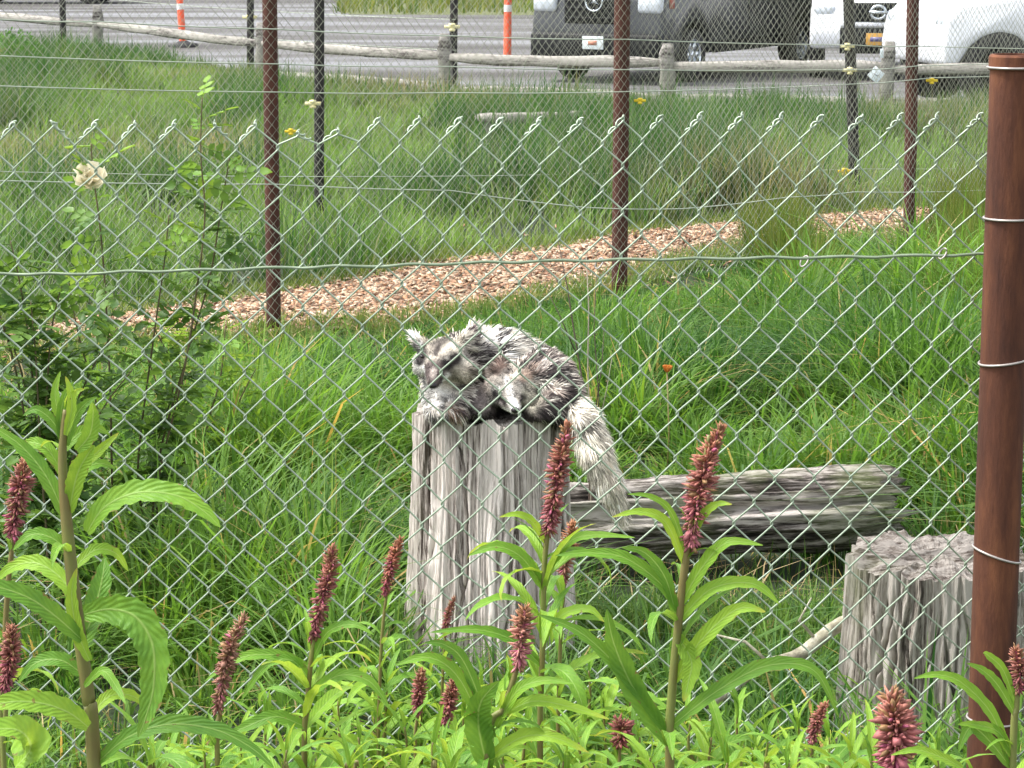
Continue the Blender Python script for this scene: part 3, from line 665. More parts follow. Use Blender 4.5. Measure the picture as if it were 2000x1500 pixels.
# ------------------------------------------------------------------ split rail fence by the lot
rp = [(-7.2 + -3.6, 46.5), ((195 - 1000) / F * 40.2, 40.2), ((512 - 1000) / F * 34.2, 34.2), ((868 - 1000) / F * 31.0, 31.0), ((1300 - 1000) / F * 29.4, 29.4), ((1728 - 1000) / F * 28.7, 28.7), (6.6, 28.1)]
rf = thing('split_rail_fence', 'low weathered grey split rail fence along the parking lot edge', 'fence', (rp[3][0], rp[3][1], 0))
def beam(name, p0, p1, w, h, mat, parent, seed):
    p0, p1 = Vector(p0), Vector(p1); L = (p1 - p0).length; rs = np.random.default_rng(seed)
    n_ = 9; u = np.linspace(0, 1, n_); prof = np.array([(-.5, -.3), (-.3, -.5), (.3, -.5), (.5, -.3), (.5, .3), (.3, .5), (-.3, .5), (-.5, .3)])
    sc = 1 - 0.35 * (np.abs(u - 0.5) * 2) ** 6
    V = np.array([[(u[i] * L, a_ * w * sc[i] * (1 + 0.12 * rs.normal()), b_ * h * sc[i] * (1 + 0.10 * rs.normal()) + 0.012 * math.sin(u[i] * 5 + seed)) for a_, b_ in prof] for i in range(n_)]).reshape(-1, 3)
    idx = np.arange(n_ * 8).reshape(n_, 8); nxt = np.roll(idx, -1, axis=1)
    o = obj_np(name, V, [np.stack([idx[:-1], nxt[:-1], nxt[1:], idx[1:]], -1).reshape(-1, 4), np.array([idx[0][::-1], idx[-1]])], mat, parent)
    o.location = p0; o.rotation_mode = 'QUATERNION'; o.rotation_quaternion = (p1 - p0).to_track_quat('X', 'Z')
    return o
L0 = Vector((rp[3][0], rp[3][1], 0))
ptop = [0.75, 0.80, 0.78, 0.78, 0.74, 0.80, 0.8]
for i, (x, y) in enumerate(rp):
    beam('post', Vector((x, y, -0.15)) - L0, Vector((x + 0.02, y, ptop[i])) - L0, 0.155, 0.16, M['postwood'], rf, i)
for i in range(len(rp) - 1):
    for z, s in ((0.50, 0), (0.11, 40)):
        if z < 0.2 and i < 2: continue
        beam('rail', Vector((*rp[i], z)) - L0, Vector((*rp[i + 1], z + 0.01)) - L0, 0.10, 0.125, M['railwood'], rf, i + s)
M['white_sign'] = mat_noise('white_sign', [(0.3, (0.62, 0.70, 0.74)), (0.7, (0.80, 0.85, 0.88))], 20, 0.5)
M['greyink'] = mat_noise('grey_ink', [(0.3, (0.25, 0.28, 0.30)), (0.7, (0.35, 0.38, 0.40))], 20, 0.6)
sg = P(1711, 146, 28.45)
s_ = thing('diamond_sign', 'small white diamond marker on the grey rail post near the white cars', 'sign', (sg.x, sg.y, sg.z))
o = box('plate', -0.07, 0.07, -0.003, 0.003, -0.07, 0.07, M['white_sign'], s_, 0.002); o.rotation_euler = (0, math.radians(40), 0)
o = box('printed_mark', -0.03, 0.03, -0.0060, -0.0035, -0.008, 0.006, M['greyink'], s_); o.rotation_euler = (0, math.radians(35), 0)
sg = P(1722, 104, 28.5)
tag(box('reflector_tag', sg.x - 0.018, sg.x + 0.022, sg.y - 0.004, sg.y + 0.004, sg.z - 0.05, sg.z + 0.05, M['white_sign'], None, 0.003), 'small upright white tag at the top of the grey rail post', 'tag')

# delineator posts
M['orange'] = mat_noise('orange_plastic', [(0.3, (0.75, 0.085, 0.03)), (0.7, (0.85, 0.14, 0.06))], 12, 0.45)
M['reflect'] = mat_noise('white_band', [(0.3, (0.72, 0.70, 0.68)), (0.7, (0.82, 0.80, 0.78))], 12, 0.35)
M['rubber'] = mat_noise('black_rubber', [(0.3, (0.015, 0.015, 0.016)), (0.7, (0.035, 0.035, 0.036))], 14, 0.8)
def delineator(px, py, tilt, band, label):
    g = G(px, py)
    r = thing('delineator_post', label, 'marker post', (g.x, g.y, 0.005), 0, 'orange marker posts on the parking lot')
    r.rotation_euler = (0, tilt, 0)
    lathe('tube', [(0.062, 0.05), (0.058, 0.12), (0.055, 1.05), (0.05, 1.08), (0.0001, 1.09)], M['orange'], r, 16)
    for z in band: lathe('band', [(0.0585, z), (0.0585, z + 0.1)], M['reflect'], r, 16)
    lathe('base', [(0.26, 0.0), (0.25, 0.04), (0.12, 0.07), (0.07, 0.10), (0.0001, 0.1)], M['rubber'], r, 8, smooth=False)
delineator(358, 92, math.radians(-3), (0.62, 0.85), 'orange marker post with black rubber base on the left of the lot')
delineator(991, 128, math.radians(0.5), (0.78,), 'orange marker post just left of the dark van')

# ------------------------------------------------------------------ vehicles
def paint(name, c, rough=0.28):
    m, nt, b, n, l = new_mat(name); t = noise_node(n, l, 2.5, 6); r = ramp(n, [(0.3, tuple(x * 0.85 for x in c)), (0.7, tuple(min(1, x * 1.1) for x in c))])
    l.new(t.outputs['Fac'], r.inputs[0]); l.new(r.outputs[0], b.inputs['Base Color']); b.inputs['Roughness'].default_value = rough; b.inputs['Coat Weight'].default_value = 0.6
    b.inputs['Coat Roughness'].default_value = 0.08; return m
M['vanpaint'] = paint('dark_blue_grey_paint', (0.004, 0.007, 0.011), 0.35); M['whitepaint'] = paint('white_paint', (0.78, 0.80, 0.84)); M['silverpaint'] = paint('silver_paint', (0.45, 0.46, 0.48))
M['blackplastic'] = mat_noise('black_plastic', [(0.3, (0.005, 0.0055, 0.006)), (0.7, (0.013, 0.014, 0.015))], 10, 0.6, spec=0.25)
M['glassdark'] = mat_noise('dark_glass', [(0.3, (0.012, 0.016, 0.018)), (0.7, (0.02, 0.025, 0.028))], 2, 0.06, spec=0.8)
M['chrome'] = mat_noise('chrome', [(0.3, (0.62, 0.68, 0.72)), (0.7, (0.78, 0.83, 0.86))], 4, 0.18, metallic=0.9)
M['lamp'] = mat_noise('lamp_glass', [(0.3, (0.45, 0.50, 0.55)), (0.7, (0.66, 0.70, 0.74))], 16, 0.12, spec=0.8)
M['amber'] = mat_noise('amber_lens', [(0.3, (0.22, 0.05, 0.03)), (0.7, (0.30, 0.08, 0.04))], 16, 0.3)
M['platewhite'] = mat_noise('pale_plate', [(0.3, (0.50, 0.56, 0.56)), (0.7, (0.66, 0.72, 0.72))], 16, 0.4)
M['platered'] = mat_noise('plate_ink', [(0.3, (0.45, 0.16, 0.10)), (0.7, (0.55, 0.28, 0.2))], 60, 0.5)
M['plateorange'] = mat_noise('orange_yellow_plate', [(0.3, (0.55, 0.28, 0.05)), (0.7, (0.68, 0.40, 0.10))], 25, 0.4)
M['plateink'] = mat_noise('dark_plate_ink', [(0.3, (0.10, 0.09, 0.2)), (0.7, (0.16, 0.15, 0.3))], 25, 0.4)
def wheel(parent, x, y, R, w, side, rimmat=None):
    t = bpy.data.objects.new('wheel', None); link(t, parent); t.location = (x, y, R); t.rotation_euler = (math.pi / 2, 0, 0)
    tag_ = lathe('tyre', [(R * 0.62, -w / 2), (R * 0.93, -w / 2), (R, -w * 0.36), (R, w * 0.36), (R * 0.93, w / 2), (R * 0.62, w / 2)], M['rubber'], t, 36)
    a = Acc(); zf = side * w * 0.40
    for i in range(6):
        an = i * math.pi / 3; c, s = math.cos(an), math.sin(an)
        v = box_v(0.05, R * 0.62, -0.045, 0.045, min(zf, zf - side * 0.05), max(zf, zf - side * 0.05))
        a.add(np.stack([v[:, 0] * c - v[:, 1] * s, v[:, 0] * s + v[:, 1] * c, v[:, 2]], -1), [CUBE_F])
    V, Q, C = tube_arrays([(R * 0.6 * math.cos(q), R * 0.6 * math.sin(q), zf) for q in np.linspace(0, 2 * math.pi, 30)], 0.022, 6, (0, 0, 1)); a.add(V, [Q])
    a.add(box_v(-0.08, 0.08, -0.08, 0.08, min(zf, zf - side * .04), max(zf, zf - side * .04)), [CUBE_F])
    a.obj('rim', rimmat or M['chrome'], t)
    lathe('brake_drum', [(R * 0.6, zf - side * 0.08), (0.0001, zf - side * 0.08)], M['rubber'], t, 20)
def arch(cx, r, zb, n_=9):
    return [(cx + r * math.cos(t), max(zb, 0.02 + r * math.sin(t) + 0.33)) for t in np.linspace(math.pi, 0, n_)]
def prism_body(name, prof, hw, mat, parent, bev, taper=0.0):
    """side profile (x forward, z) extruded across y; roof narrowed by taper"""
    n_ = len(prof); zmax = max(p[1] for p in prof)
    V = []
    for s in (-1, 1):
        for x, z in prof:
            tt = max(0, (z - 0.95) / (zmax - 0.95)) * taper; V.append((x, s * hw * (1 - tt), z))
    side0 = list(range(n_)); side1 = [n_ + i for i in range(n_)]
    me = bpy.data.meshes.new(name)
    faces = [side0[::-1], side1] + [[i, (i + 1) % n_, n_ + (i + 1) % n_, n_ + i] for i in range(n_)]
    me.from_pydata(V, [], faces); me.materials.append(mat)
    bevel_me(me, bev, 3, 0.25)
    for p in me.polygons: p.use_smooth = True
    o = obj_me(name, me, parent); md = o.modifiers.new('edge', 'EDGE_SPLIT'); md.split_angle = 0.7
    return o
def side_panel(name, pts, y, mat, parent, th=0.012):
    n_ = len(pts); V = [(x, y, z) for x, z in pts] + [(x, y + th, z) for x, z in pts]
    me = bpy.data.meshes.new(name); me.from_pydata(V, [], [list(range(n_)), [n_ + i for i in range(n_)][::-1]] + [[i, n_ + i, n_ + (i + 1) % n_, (i + 1) % n_] for i in range(n_)])
    me.materials.append(mat); return obj_me(name, me, parent)
def heading(o, fx, fy): o.rotation_euler = (0, 0, math.atan2(fy, fx))

# dark van, three-quarter front
van = thing('parked_van', 'dark blue grey van parked nose towards the rail fence, star badge on its grille', 'van', (0, 0, 0))
a_v = math.radians(30); gv = G(1163, 166)
heading(van, -math.sin(a_v), -math.cos(a_v)); van.location = (gv.x, gv.y + 0.2, 0.004)
FW, RW = -0.98, -4.5
prof = [(-0.02, 0.30), (0.0, 0.55), (-0.03, 0.80), (-0.07, 1.12), (-0.28, 1.25), (-1.05, 1.42), (-1.85, 2.2), (-2.15, 2.42), (-3.2, 2.5), (-5.7, 2.45), (-5.85, 2.2), (-5.88, 0.42)]
prof += [(x, z) for x, z in arch(RW, 0.44, 0.36)] + [(x, z) for x, z in arch(FW, 0.44, 0.36)]
prism_body('body', prof, 0.98, M['vanpaint'], van, 0.07, 0.12)
box('front_bumper', -0.30, 0.055, -0.96, 0.96, 0.30, 0.66, M['blackplastic'], van, 0.05)
gr = box('grille', -0.06, 0.015, -0.46, 0.46, 0.78, 1.13, M['blackplastic'], van, 0.02)
for z in (0.85, 0.98, 1.07): box('slat', 0.012, 0.03, -0.43, 0.43, z - 0.014, z + 0.014, M['blackplastic'], gr, 0.004)
# three-pointed badge in a ring
a = Acc(); R_ = 0.125
V, Q, C = tube_arrays([(0.045, R_ * math.cos(t), 1.07 + R_ * math.sin(t)) for t in np.linspace(0, 2 * math.pi, 40)], 0.014, 6, (1, 0, 0)); a.add(V, [Q])
for i in range(3):
    an = math.pi / 2 + i * 2 * math.pi / 3; c, s = math.cos(an), math.sin(an)
    tri = np.array([(0.03, 0.12 * c, 1.07 + 0.12 * s), (0.03, -0.034 * s, 1.07 + 0.034 * c), (0.03, 0.034 * s, 1.07 - 0.034 * c), (0.06, 0.0, 1.07)])
    a.add(tri, [np.array([[0, 1, 3], [0, 3, 2], [0, 2, 1]])])
a.obj('badge', M['chrome'], van)
pl_ = box('licence_plate', 0.056, 0.070, -0.155, 0.155, 0.45, 0.62, M['platewhite'], van, 0.004)
box('plate_marking', 0.0705, 0.073, -0.07, 0.06, 0.505, 0.565, M['platered'], pl_)
for s in (-1, 1):
    h_ = box('headlight', -0.20, 0.0, min(s * 0.60, s * 0.95), max(s * 0.60, s * 0.95), 0.92, 1.16, M['lamp'], van, 0.05)
    box('indicator', -0.35, -0.22, min(s * 0.93, s * 0.985), max(s * 0.93, s * 0.985), 0.98, 1.10, M['amber'], van, 0.01)
    mi = box('mirror', -1.55, -1.42, min(s * 1.02, s * 1.22), max(s * 1.02, s * 1.22), 1.35, 1.7, M['blackplastic'], van, 0.03)
    side_panel('side_window', [(-1.75, 1.45), (-2.6, 1.45), (-2.6, 2.05), (-2.1, 2.05)], s * 0.935 - 0.006, M['glassdark'], van)
    side_panel('sill', [(-1.5, 0.36), (-3.95, 0.36), (-3.95, 0.52), (-1.5, 0.52)], s * 0.985 - 0.006, M['blackplastic'], van, 0.02)
    side_panel('door_gap', [(-2.66, 0.55), (-2.68, 0.55), (-2.68, 2.1), (-2.66, 2.1)], s * 0.972 - 0.006, M['blackplastic'], van)
    wheel(van, FW, s * 0.85, 0.35, 0.24, -s); wheel(van, RW, s * 0.85, 0.35, 0.24, -s)
ws = np.array([(-1.08, -0.78, 1.46), (-1.08, 0.78, 1.46), (-1.84, 0.74, 2.2), (-1.84, -0.74, 2.2)]) + np.array([0.012, 0, 0.014])
obj_np('windscreen', ws, [np.array([[0, 1, 2, 3]])], M['glassdark'], van)

def hatch_car(name, label, paint_m, loc, fx, fy, L=4.4, hw=0.9, lift=0.0, rimmat=None, fw=-0.85):
    c = thing(name, label, 'car', loc); heading(c, fx, fy)
    rw = fw - 2.7
    pr = [(0.0, 0.30 + lift), (0.03, 0.5 + lift), (-0.02, 0.82 + lift), (-0.18, 0.98 + lift), (-1.05, 1.10 + lift), (-1.75, 1.58 + lift), (-2.3, 1.66 + lift), (-3.6, 1.62 + lift), (-4.25, 1.1 + lift), (-4.4, 0.95 + lift), (-4.42, 0.4 + lift)]
    R = 0.34 + lift * 0.5
    pr += [(x, max(z, 0.30 + lift)) for x, z in arch(rw, R + 0.07, 0.3 + lift)] + [(x, max(z, 0.30 + lift)) for x, z in arch(fw, R + 0.07, 0.3 + lift)]
    prism_body('body', pr, hw, paint_m, c, 0.07, 0.2)
    for s in (-1, 1):
        side_panel('side_window', [(-1.45, 1.12 + lift), (-3.9, 1.12 + lift), (-3.45, 1.52 + lift), (-1.95, 1.52 + lift)], s * hw * 0.90 - 0.006 + s * 0.012, M['glassdark'], c)
        side_panel('sill', [(-1.4, 0.30 + lift), (-3.0, 0.30 + lift), (-3.0, 0.42 + lift), (-1.4, 0.42 + lift)], s * (hw + 0.006) - 0.01, M['blackplastic'], c, 0.02)
        side_panel('crease', [(-0.95, 0.845 + lift), (-4.2, 0.895 + lift), (-4.2, 0.908 + lift), (-0.95, 0.862 + lift)], s * (hw + 0.003) - 0.006, M['blackplastic'], c)
        box('headlight', -0.26, -0.01, min(s * 0.56, s * 0.87), max(s * 0.56, s * 0.87), 0.70 + lift, 0.88 + lift, M['lamp'], c, 0.05)
        box('mirror', -1.62, -1.48, min(s * 0.92, s * 1.08), max(s * 0.92, s * 1.08), 1.1 + lift, 1.25 + lift, paint_m, c, 0.03)
        wheel(c, fw, s * (hw - 0.1), R, 0.22, -s, rimmat); wheel(c, rw, s * (hw - 0.1), R, 0.22, -s, rimmat)
    obj_np('windscreen', np.array([(-1.08, -0.72, 1.135 + lift), (-1.08, 0.72, 1.135 + lift), (-1.74, 0.64, 1.585 + lift), (-1.74, -0.64, 1.585 + lift)]) + np.array([0.012, 0, 0.014]), [np.array([[0, 1, 2, 3]])], M['glassdark'], c)
    return c
# white car, nose on
g3 = G(1712, 158)
car = hatch_car('parked_car', 'white car with dark grille and round barred badge beside the van', M['whitepaint'], (g3.x, g3.y, 0.004), -0.12, -1.0, lift=0.12)
grl = box('grille', 0.0, 0.05, -0.44, 0.44, 0.78, 1.03, M['blackplastic'], car, 0.02)
for z in (0.83, 0.97): box('slat', 0.045, 0.06, -0.40, 0.40, z - 0.012, z + 0.012, M['blackplastic'], grl, 0.003)
a = Acc()
V, Q, C = tube_arrays([(0.066, 0.098 * math.cos(t), 0.905 + 0.085 * math.sin(t)) for t in np.linspace(0, 2 * math.pi, 40)], 0.022, 6, (1, 0, 0)); a.add(V, [Q])
a.add(box_v(0.055, 0.09, -0.125, 0.125, 0.885, 0.925), [CUBE_F]); a.obj('badge', M['chrome'], car)
box('bumper_trim', -0.02, 0.062, -0.5, 0.5, 0.715, 0.77, M['whitepaint'], car, 0.01)
box('lower_grille', -0.02, 0.056, -0.5, 0.5, 0.36, 0.70, M['blackplastic'], car, 0.01)
pp = box('licence_plate', 0.057, 0.070, -0.155, 0.155, 0.47, 0.63, M['plateorange'], car, 0.004)
box('plate_marking', 0.0705, 0.073, -0.10, 0.10, 0.52, 0.58, M['plateink'], pp)
# white pickup-like car on the right, side on
car2 = hatch_car('parked_car', 'white car at the right edge, side on, nose pointing left', M['whitepaint'], (4.66, 29.95, 0.004), -0.97, -0.24, hw=0.95, lift=0.20, rimmat=M['blackplastic'], fw=-0.66)
# far silver car, top left
g5 = G(-70, 8)
hatch_car('parked_car', 'silver car parked far off at the top left edge', M['silverpaint'], (g5.x - 0.4, g5.y + 1.0, 0.004), -1.0, 0.05)

# boulder, plank, bush
gp = G(930, 286); gq = G(1145, 280)
beam_o = thing('timber', 'short grey timber lying in the far meadow grass', 'timber', gp)
beam('plank', Vector((0, 0, 0.26)), (gq - gp) + Vector((0, 0, 0.28)), 0.16, 0.10, M['railwood'], beam_o, 77)
for t in (0.12, 0.88):
    q = (gq - gp) * t; beam('leg', q + Vector((0, 0, -0.05)), q + Vector((0.0, 0, 0.23)), 0.10, 0.10, M['postwood'], beam_o, 78)

# ------------------------------------------------------------------ arctic foxes
def paint_fn(base_fn, caps):
    """caps: (p0, p1, radius, colour, strength): capsules of fur colour"""
    def f(V):
        c = base_fn(V)
        for p0, p1, r, colr, st in caps:
            p0 = np.array(p0); p1 = np.array(p1); d = p1 - p0; L2 = d @ d + 1e-9
            t = np.clip(((V - p0) * np.array([1, 0, 1])) @ d / ((d * np.array([1, 0, 1])) @ d + 1e-9), 0, 1)
            dist = np.linalg.norm((V - (p0 + t[:, None] * d)) * np.array([1, 0.3, 1]), axis=1) / r
            w_ = np.clip((1.25 - dist) / 0.6, 0, 1) * st
            c = c * (1 - w_)[:, None] + np.array(colr)[None] * w_[:, None]
        return np.clip(c, 0.01, 0.95)
    return f
def ellipsoid(bm, c, r, rot=None):
    m_ = Matrix.Translation(c) @ (rot.to_matrix().to_4x4() if rot else Matrix.Identity(4)) @ Matrix.Diagonal((*r, 1))
    bmesh.ops.create_icosphere(bm, subdivisions=3, radius=1, matrix=m_)
def chain(bm, pts, rad):
    pts = [Vector(p) for p in pts]
    for i in range(len(pts) - 1):
        n_ = max(3, int((pts[i + 1] - pts[i]).length / (0.35 * min(rad[i], rad[i + 1])) ) )
        for t in np.linspace(0, 1, n_):
            r_ = rad[i] * (1 - t) + rad[i + 1] * t
            ellipsoid(bm, pts[i].lerp(pts[i + 1], t), (r_, r_, r_))
def ear(bm, base, tip, r, face):
    base, tip = Vector(base), Vector(tip)
    for t in np.linspace(0, 1, 9):
        w_ = r * (1 - t) ** 0.75 + 0.004
        ellipsoid(bm, base.lerp(tip, t), (w_, max(0.007, w_ * 0.45), w_ * 0.9))
M['fur'] = None
def fur_mat(name):
    m, nt, b, n, l = new_mat(name)
    at = n.new('ShaderNodeAttribute'); at.attribute_name = 'Col'; l.new(at.outputs['Color'], b.inputs['Base Color'])
    b.inputs['Roughness'].default_value = 0.75; b.inputs['Specular IOR Level'].default_value = 0.25
    return m
M['fur'] = fur_mat('fox_fur')
M['nose'] = mat_noise('wet_black_nose', [(0.3, (0.008, 0.006, 0.007)), (0.7, (0.02, 0.014, 0.016))], 40, 0.35)
M['eye'] = mat_noise('dark_eye', [(0.3, (0.006, 0.005, 0.005)), (0.7, (0.018, 0.012, 0.008))], 40, 0.15)
def fox(label, origin, build, colour, nose_p, eyes, nfur, flow_ref, len_fn, seed, grav=0.5, cream_t=0.60):
    root = thing('arctic_fox', label, 'fox', origin)
    O = Vector(origin)
    bm = bmesh.new(); build(bm)
    me = bpy.data.meshes.new('tmp'); bm.to_mesh(me); bm.free()
    tmp = obj_me('tmp', me)
    rm = tmp.modifiers.new('r', 'REMESH'); rm.mode = 'VOXEL'; rm.voxel_size = 0.0055
    sm = tmp.modifiers.new('s', 'SMOOTH'); sm.factor = 0.5; sm.iterations = 5
    dg = bpy.context.evaluated_depsgraph_get(); ev = tmp.evaluated_get(dg); em = bpy.data.meshes.new_from_object(ev)
    bpy.data.objects.remove(tmp); bpy.data.meshes.remove(me)
    nv = len(em.vertices); V = np.zeros(nv * 3); em.vertices.foreach_get('co', V); V = V.reshape(-1, 3)
    N = np.zeros(nv * 3); em.vertices.foreach_get('normal', N); N = N.reshape(-1, 3)
    C = colour(V)
    at = em.attributes.new('Col', 'FLOAT_COLOR', 'POINT'); cc = np.ones((nv, 4)); cc[:, :3] = C; at.data.foreach_set('color', cc.ravel().astype(np.float32))
    em.vertices.foreach_set('co', (V - np.array(O)).ravel().astype(np.float32)); em.polygons.foreach_set('use_smooth', np.ones(len(em.polygons), bool))
    em.materials.clear(); em.materials.append(M['fur']); em.name = 'body'
    obj_me('body', em, root)
    # coat: tapered locks rooted on the skin
    rs = np.random.default_rng(seed)
    i = rs.integers(0, nv, nfur)
    p = V[i] + rs.normal(0, 0.002, (nfur, 3)); nn = N[i]
    fl = p - np.array(flow_ref); fl /= np.linalg.norm(fl, axis=1)[:, None] + 1e-9
    fl = fl + np.array([0, 0, -grav]); fl -= nn * np.sum(fl * nn, axis=1)[:, None]; fl /= np.linalg.norm(fl, axis=1)[:, None] + 1e-6
    cl = np.stack([fbm(p[:, 0] * 60 + 5, p[:, 2] * 60 + 5, seed + k_) - 0.5 for k_ in range(3)], -1)
    d = fl * 0.85 + nn * 0.42 + cl * 1.2 + rs.normal(0, 0.12, (nfur, 3)); d /= np.linalg.norm(d, axis=1)[:, None]
    Ln = len_fn(p) * rs.uniform(0.55, 1.2, nfur)
    sd = np.cross(d, nn + rs.normal(0, 0.2, (nfur, 3))); sd /= np.linalg.norm(sd, axis=1)[:, None] + 1e-9
    wd = np.clip(Ln * 0.042, 0.0007, 0.0016)
    mid = p + d * (Ln * 0.55)[:, None]; tip = p + d * Ln[:, None] + fl * (Ln * 0.25)[:, None] - np.array([0, 0, 0.15]) * Ln[:, None] - nn * (Ln * 0.12)[:, None]
    W = wd[:, None] * sd
    FV = np.stack([p - W, p + W, mid + W * 0.8, mid - W * 0.8, tip], 1)
    colr = colour(p)
    strk = fbm(p[:, 0] * 34 + p[:, 2] * 16, p[:, 1] * 34 + p[:, 2] * 20, seed + 11, 3)
    k_ = np.where(p[:, 2] < 0.77, 1 + (strk - 0.5) * 0.9, 1 + (strk - 0.5) * 4.2); k_ = np.clip(k_ + rs.normal(0, 0.34, nfur), 0.2, 1.8)
    colr = np.clip(colr * k_[:, None], 0.01, 0.92)
    fx_ = fbm(p[:, 0] * 85 + p[:, 2] * 30, p[:, 2] * 85 - p[:, 0] * 20 + p[:, 1] * 60, seed + 17, 2) + rs.normal(0, 0.10, nfur)
    shag = Ln > 0.016                                  # guard hairs: blackish and cream tips mixed through the long coat
    tl_ = (p[:, 2] < 0.77) | ((p[:, 0] > 0.16) & (p[:, 2] < 0.83))
    colr = np.where((shag & ~tl_ & (fx_ < 0.40))[:, None], np.array((0.028, 0.021, 0.021)) * rs.uniform(0.7, 2.0, nfur)[:, None], colr)
    colr = np.where((shag & ~tl_ & (fx_ > cream_t))[:, None], np.array((0.66, 0.61, 0.53)) * rs.uniform(0.7, 1.15, nfur)[:, None], colr)
    s = (np.arange(nfur) * 5)[:, None]
    o = obj_np('fur', (FV - np.array(O)).reshape(-1, 3), [s + np.array([0, 1, 2, 3]), s + np.array([3, 2, 4])], M['fur'], root, True, np.repeat(colr, 5, axis=0))
    o['kind'] = 'stuff'
    bm = bmesh.new(); ellipsoid(bm, Vector((0, 0, 0)), (0.0115, 0.010, 0.009)); 
    me = bpy.data.meshes.new('nose'); bm.to_mesh(me); bm.free(); me.materials.append(M['nose'])
    for q in me.polygons: q.use_smooth = True
    no = obj_me('nose', me, root); no.location = Vector(nose_p) - O
    for ep, er, tilt in eyes:
        bm = bmesh.new(); ellipsoid(bm, Vector((0, 0, 0)), er); me = bpy.data.meshes.new('eye'); bm.to_mesh(me); bm.free(); me.materials.append(M['eye'])
        for q in me.polygons: q.use_smooth = True
        e = obj_me('eye', me, root); e.location = Vector(ep) - O; e.rotation_euler = (0, tilt, 0)
    return root
def streaks(V, c_lo, c_hi, sx, sy, sz, seed, lo_=0.35, hi_=0.65):
    f = fbm(V[:, 0] * sx + V[:, 1] * sy + 30, V[:, 2] * sz + V[:, 1] * sy * 0.7 + 30, seed, 4)
    f = np.clip((f - lo_) / (hi_ - lo_), 0, 1)
    return np.array(c_lo)[None] * (1 - f)[:, None] + np.array(c_hi)[None] * f[:, None]

# fox with its head hanging over the left edge of the stump
Y0 = 7.10
def bA(bm):
    ellipsoid(bm, P(868, 703, 7.15), (0.066, 0.066, 0.060))
    ellipsoid(bm, P(905, 722, 7.14), (0.036, 0.04, 0.034)); ellipsoid(bm, P(826, 712, 7.15), (0.028, 0.04, 0.034))
    chain(bm, [P(856, 715, 7.10), P(849, 733, 7.055), P(846, 748, 7.03)], [0.040, 0.027, 0.017])
    ear(bm, P(824, 674, 7.16), P(808, 656, 7.175), 0.018, 0); ear(bm, P(910, 668, 7.17), P(926, 643, 7.185), 0.023, 0)
    chain(bm, [P(875, 720, 7.22), P(868, 760, 7.18), P(862, 785, 7.16)], [0.065, 0.062, 0.045])
    ellipsoid(bm, P(915, 720, 7.26), (0.09, 0.09, 0.095))
    ellipsoid(bm, P(965, 718, 7.34), (0.13, 0.11, 0.105)); ellipsoid(bm, P(1030, 735, 7.40), (0.095, 0.10, 0.095))
    ellipsoid(bm, P(900, 770, 7.2), (0.08, 0.08, 0.05))
    chain(bm, [P(860, 770, 7.15), P(850, 795, 7.10), P(852, 800, 7.07)], [0.034, 0.022, 0.018])
    chain(bm, [P(900, 770, 7.16), P(890, 795, 7.10), P(886, 800, 7.07)], [0.036, 0.023, 0.019])
    for ox in (-10, 0, 10):
        ellipsoid(bm, P(886 + ox, 803, 7.055), (0.009, 0.014, 0.009)); ellipsoid(bm, P(851 + ox, 803, 7.055), (0.009, 0.014, 0.009))
cream, white, dark, tan = (0.50, 0.45, 0.36), (0.78, 0.75, 0.70), (0.02, 0.014, 0.015), (0.26, 0.22, 0.165)
baseA = lambda V: streaks(V, (0.03, 0.023, 0.023), (0.62, 0.57, 0.49), 24, 12, 18, 3, 0.40, 0.58)
colA = paint_fn(baseA, [
    (P(830, 655, 7.16), P(930, 650, 7.2), 0.03, cream, 0.75),
    (P(945, 645, 7.25), P(1005, 720, 7.26), 0.050, white, 0.92),
    (P(1020, 660, 7.34), P(1080, 720, 7.36), 0.05, (0.55, 0.50, 0.44), 0.6),
    (P(925, 690, 7.15), P(960, 710, 7.2), 0.028, (0.10, 0.08, 0.08), 0.8),
    (P(910, 738, 7.10), P(935, 745, 7.16), 0.038, tan, 0.85),
    (P(930, 775, 7.12), P(910, 785, 7.12), 0.03, (0.08, 0.06, 0.06), 0.8),
    (P(815, 690, 7.13), P(822, 735, 7.12), 0.020, white, 0.9),
    (P(870, 755, 7.10), P(895, 735, 7.09), 0.024, cream, 0.8),
    (P(840, 690, 7.09), P(895, 730, 7.09), 0.030, (0.34, 0.30, 0.25), 0.7),
    (P(842, 668, 7.10), P(866, 664, 7.10), 0.020, dark, 0.85),
    (P(850, 690, 7.08), P(858, 676, 7.09), 0.010, dark, 0.85),
    (P(880, 680, 7.08), P(896, 694, 7.09), 0.013, (0.62, 0.56, 0.46), 0.9),
    (P(819, 706, 7.10), P(824, 690, 7.09), 0.019, dark, 0.97),
    (P(864, 714, 7.08), P(890, 702, 7.085), 0.019, dark, 0.97),
    (P(872, 700, 7.07), P(874, 701, 7.07), 0.007, (0.5, 0.46, 0.4), 0.8),
    (P(842, 712, 7.07), P(838, 722, 7.06), 0.011, dark, 0.8),
    (P(848, 720, 7.06), P(847, 746, 7.03), 0.024, (0.115, 0.088, 0.082), 0.95),
    (P(847, 724, 7.04), P(846, 734, 7.02), 0.009, (0.36, 0.31, 0.28), 0.9),
    (P(828, 722, 7.10), P(833, 752, 7.06), 0.012, white, 0.95),
    (P(872, 735, 7.08), P(866, 758, 7.05), 0.013, white, 0.95),
    (P(832, 775, 7.12), P(855, 785, 7.1), 0.045, white, 0.95),
    (P(878, 800, 7.06), P(892, 803, 7.06), 0.016, (0.32, 0.20, 0.13), 0.8),
    (P(918, 650, 7.14), P(926, 662, 7.14), 0.016, (0.16, 0.09, 0.10), 0.95),
    (P(808, 655, 7.15), P(818, 672, 7.15), 0.012, (0.75, 0.70, 0.66), 0.9)])
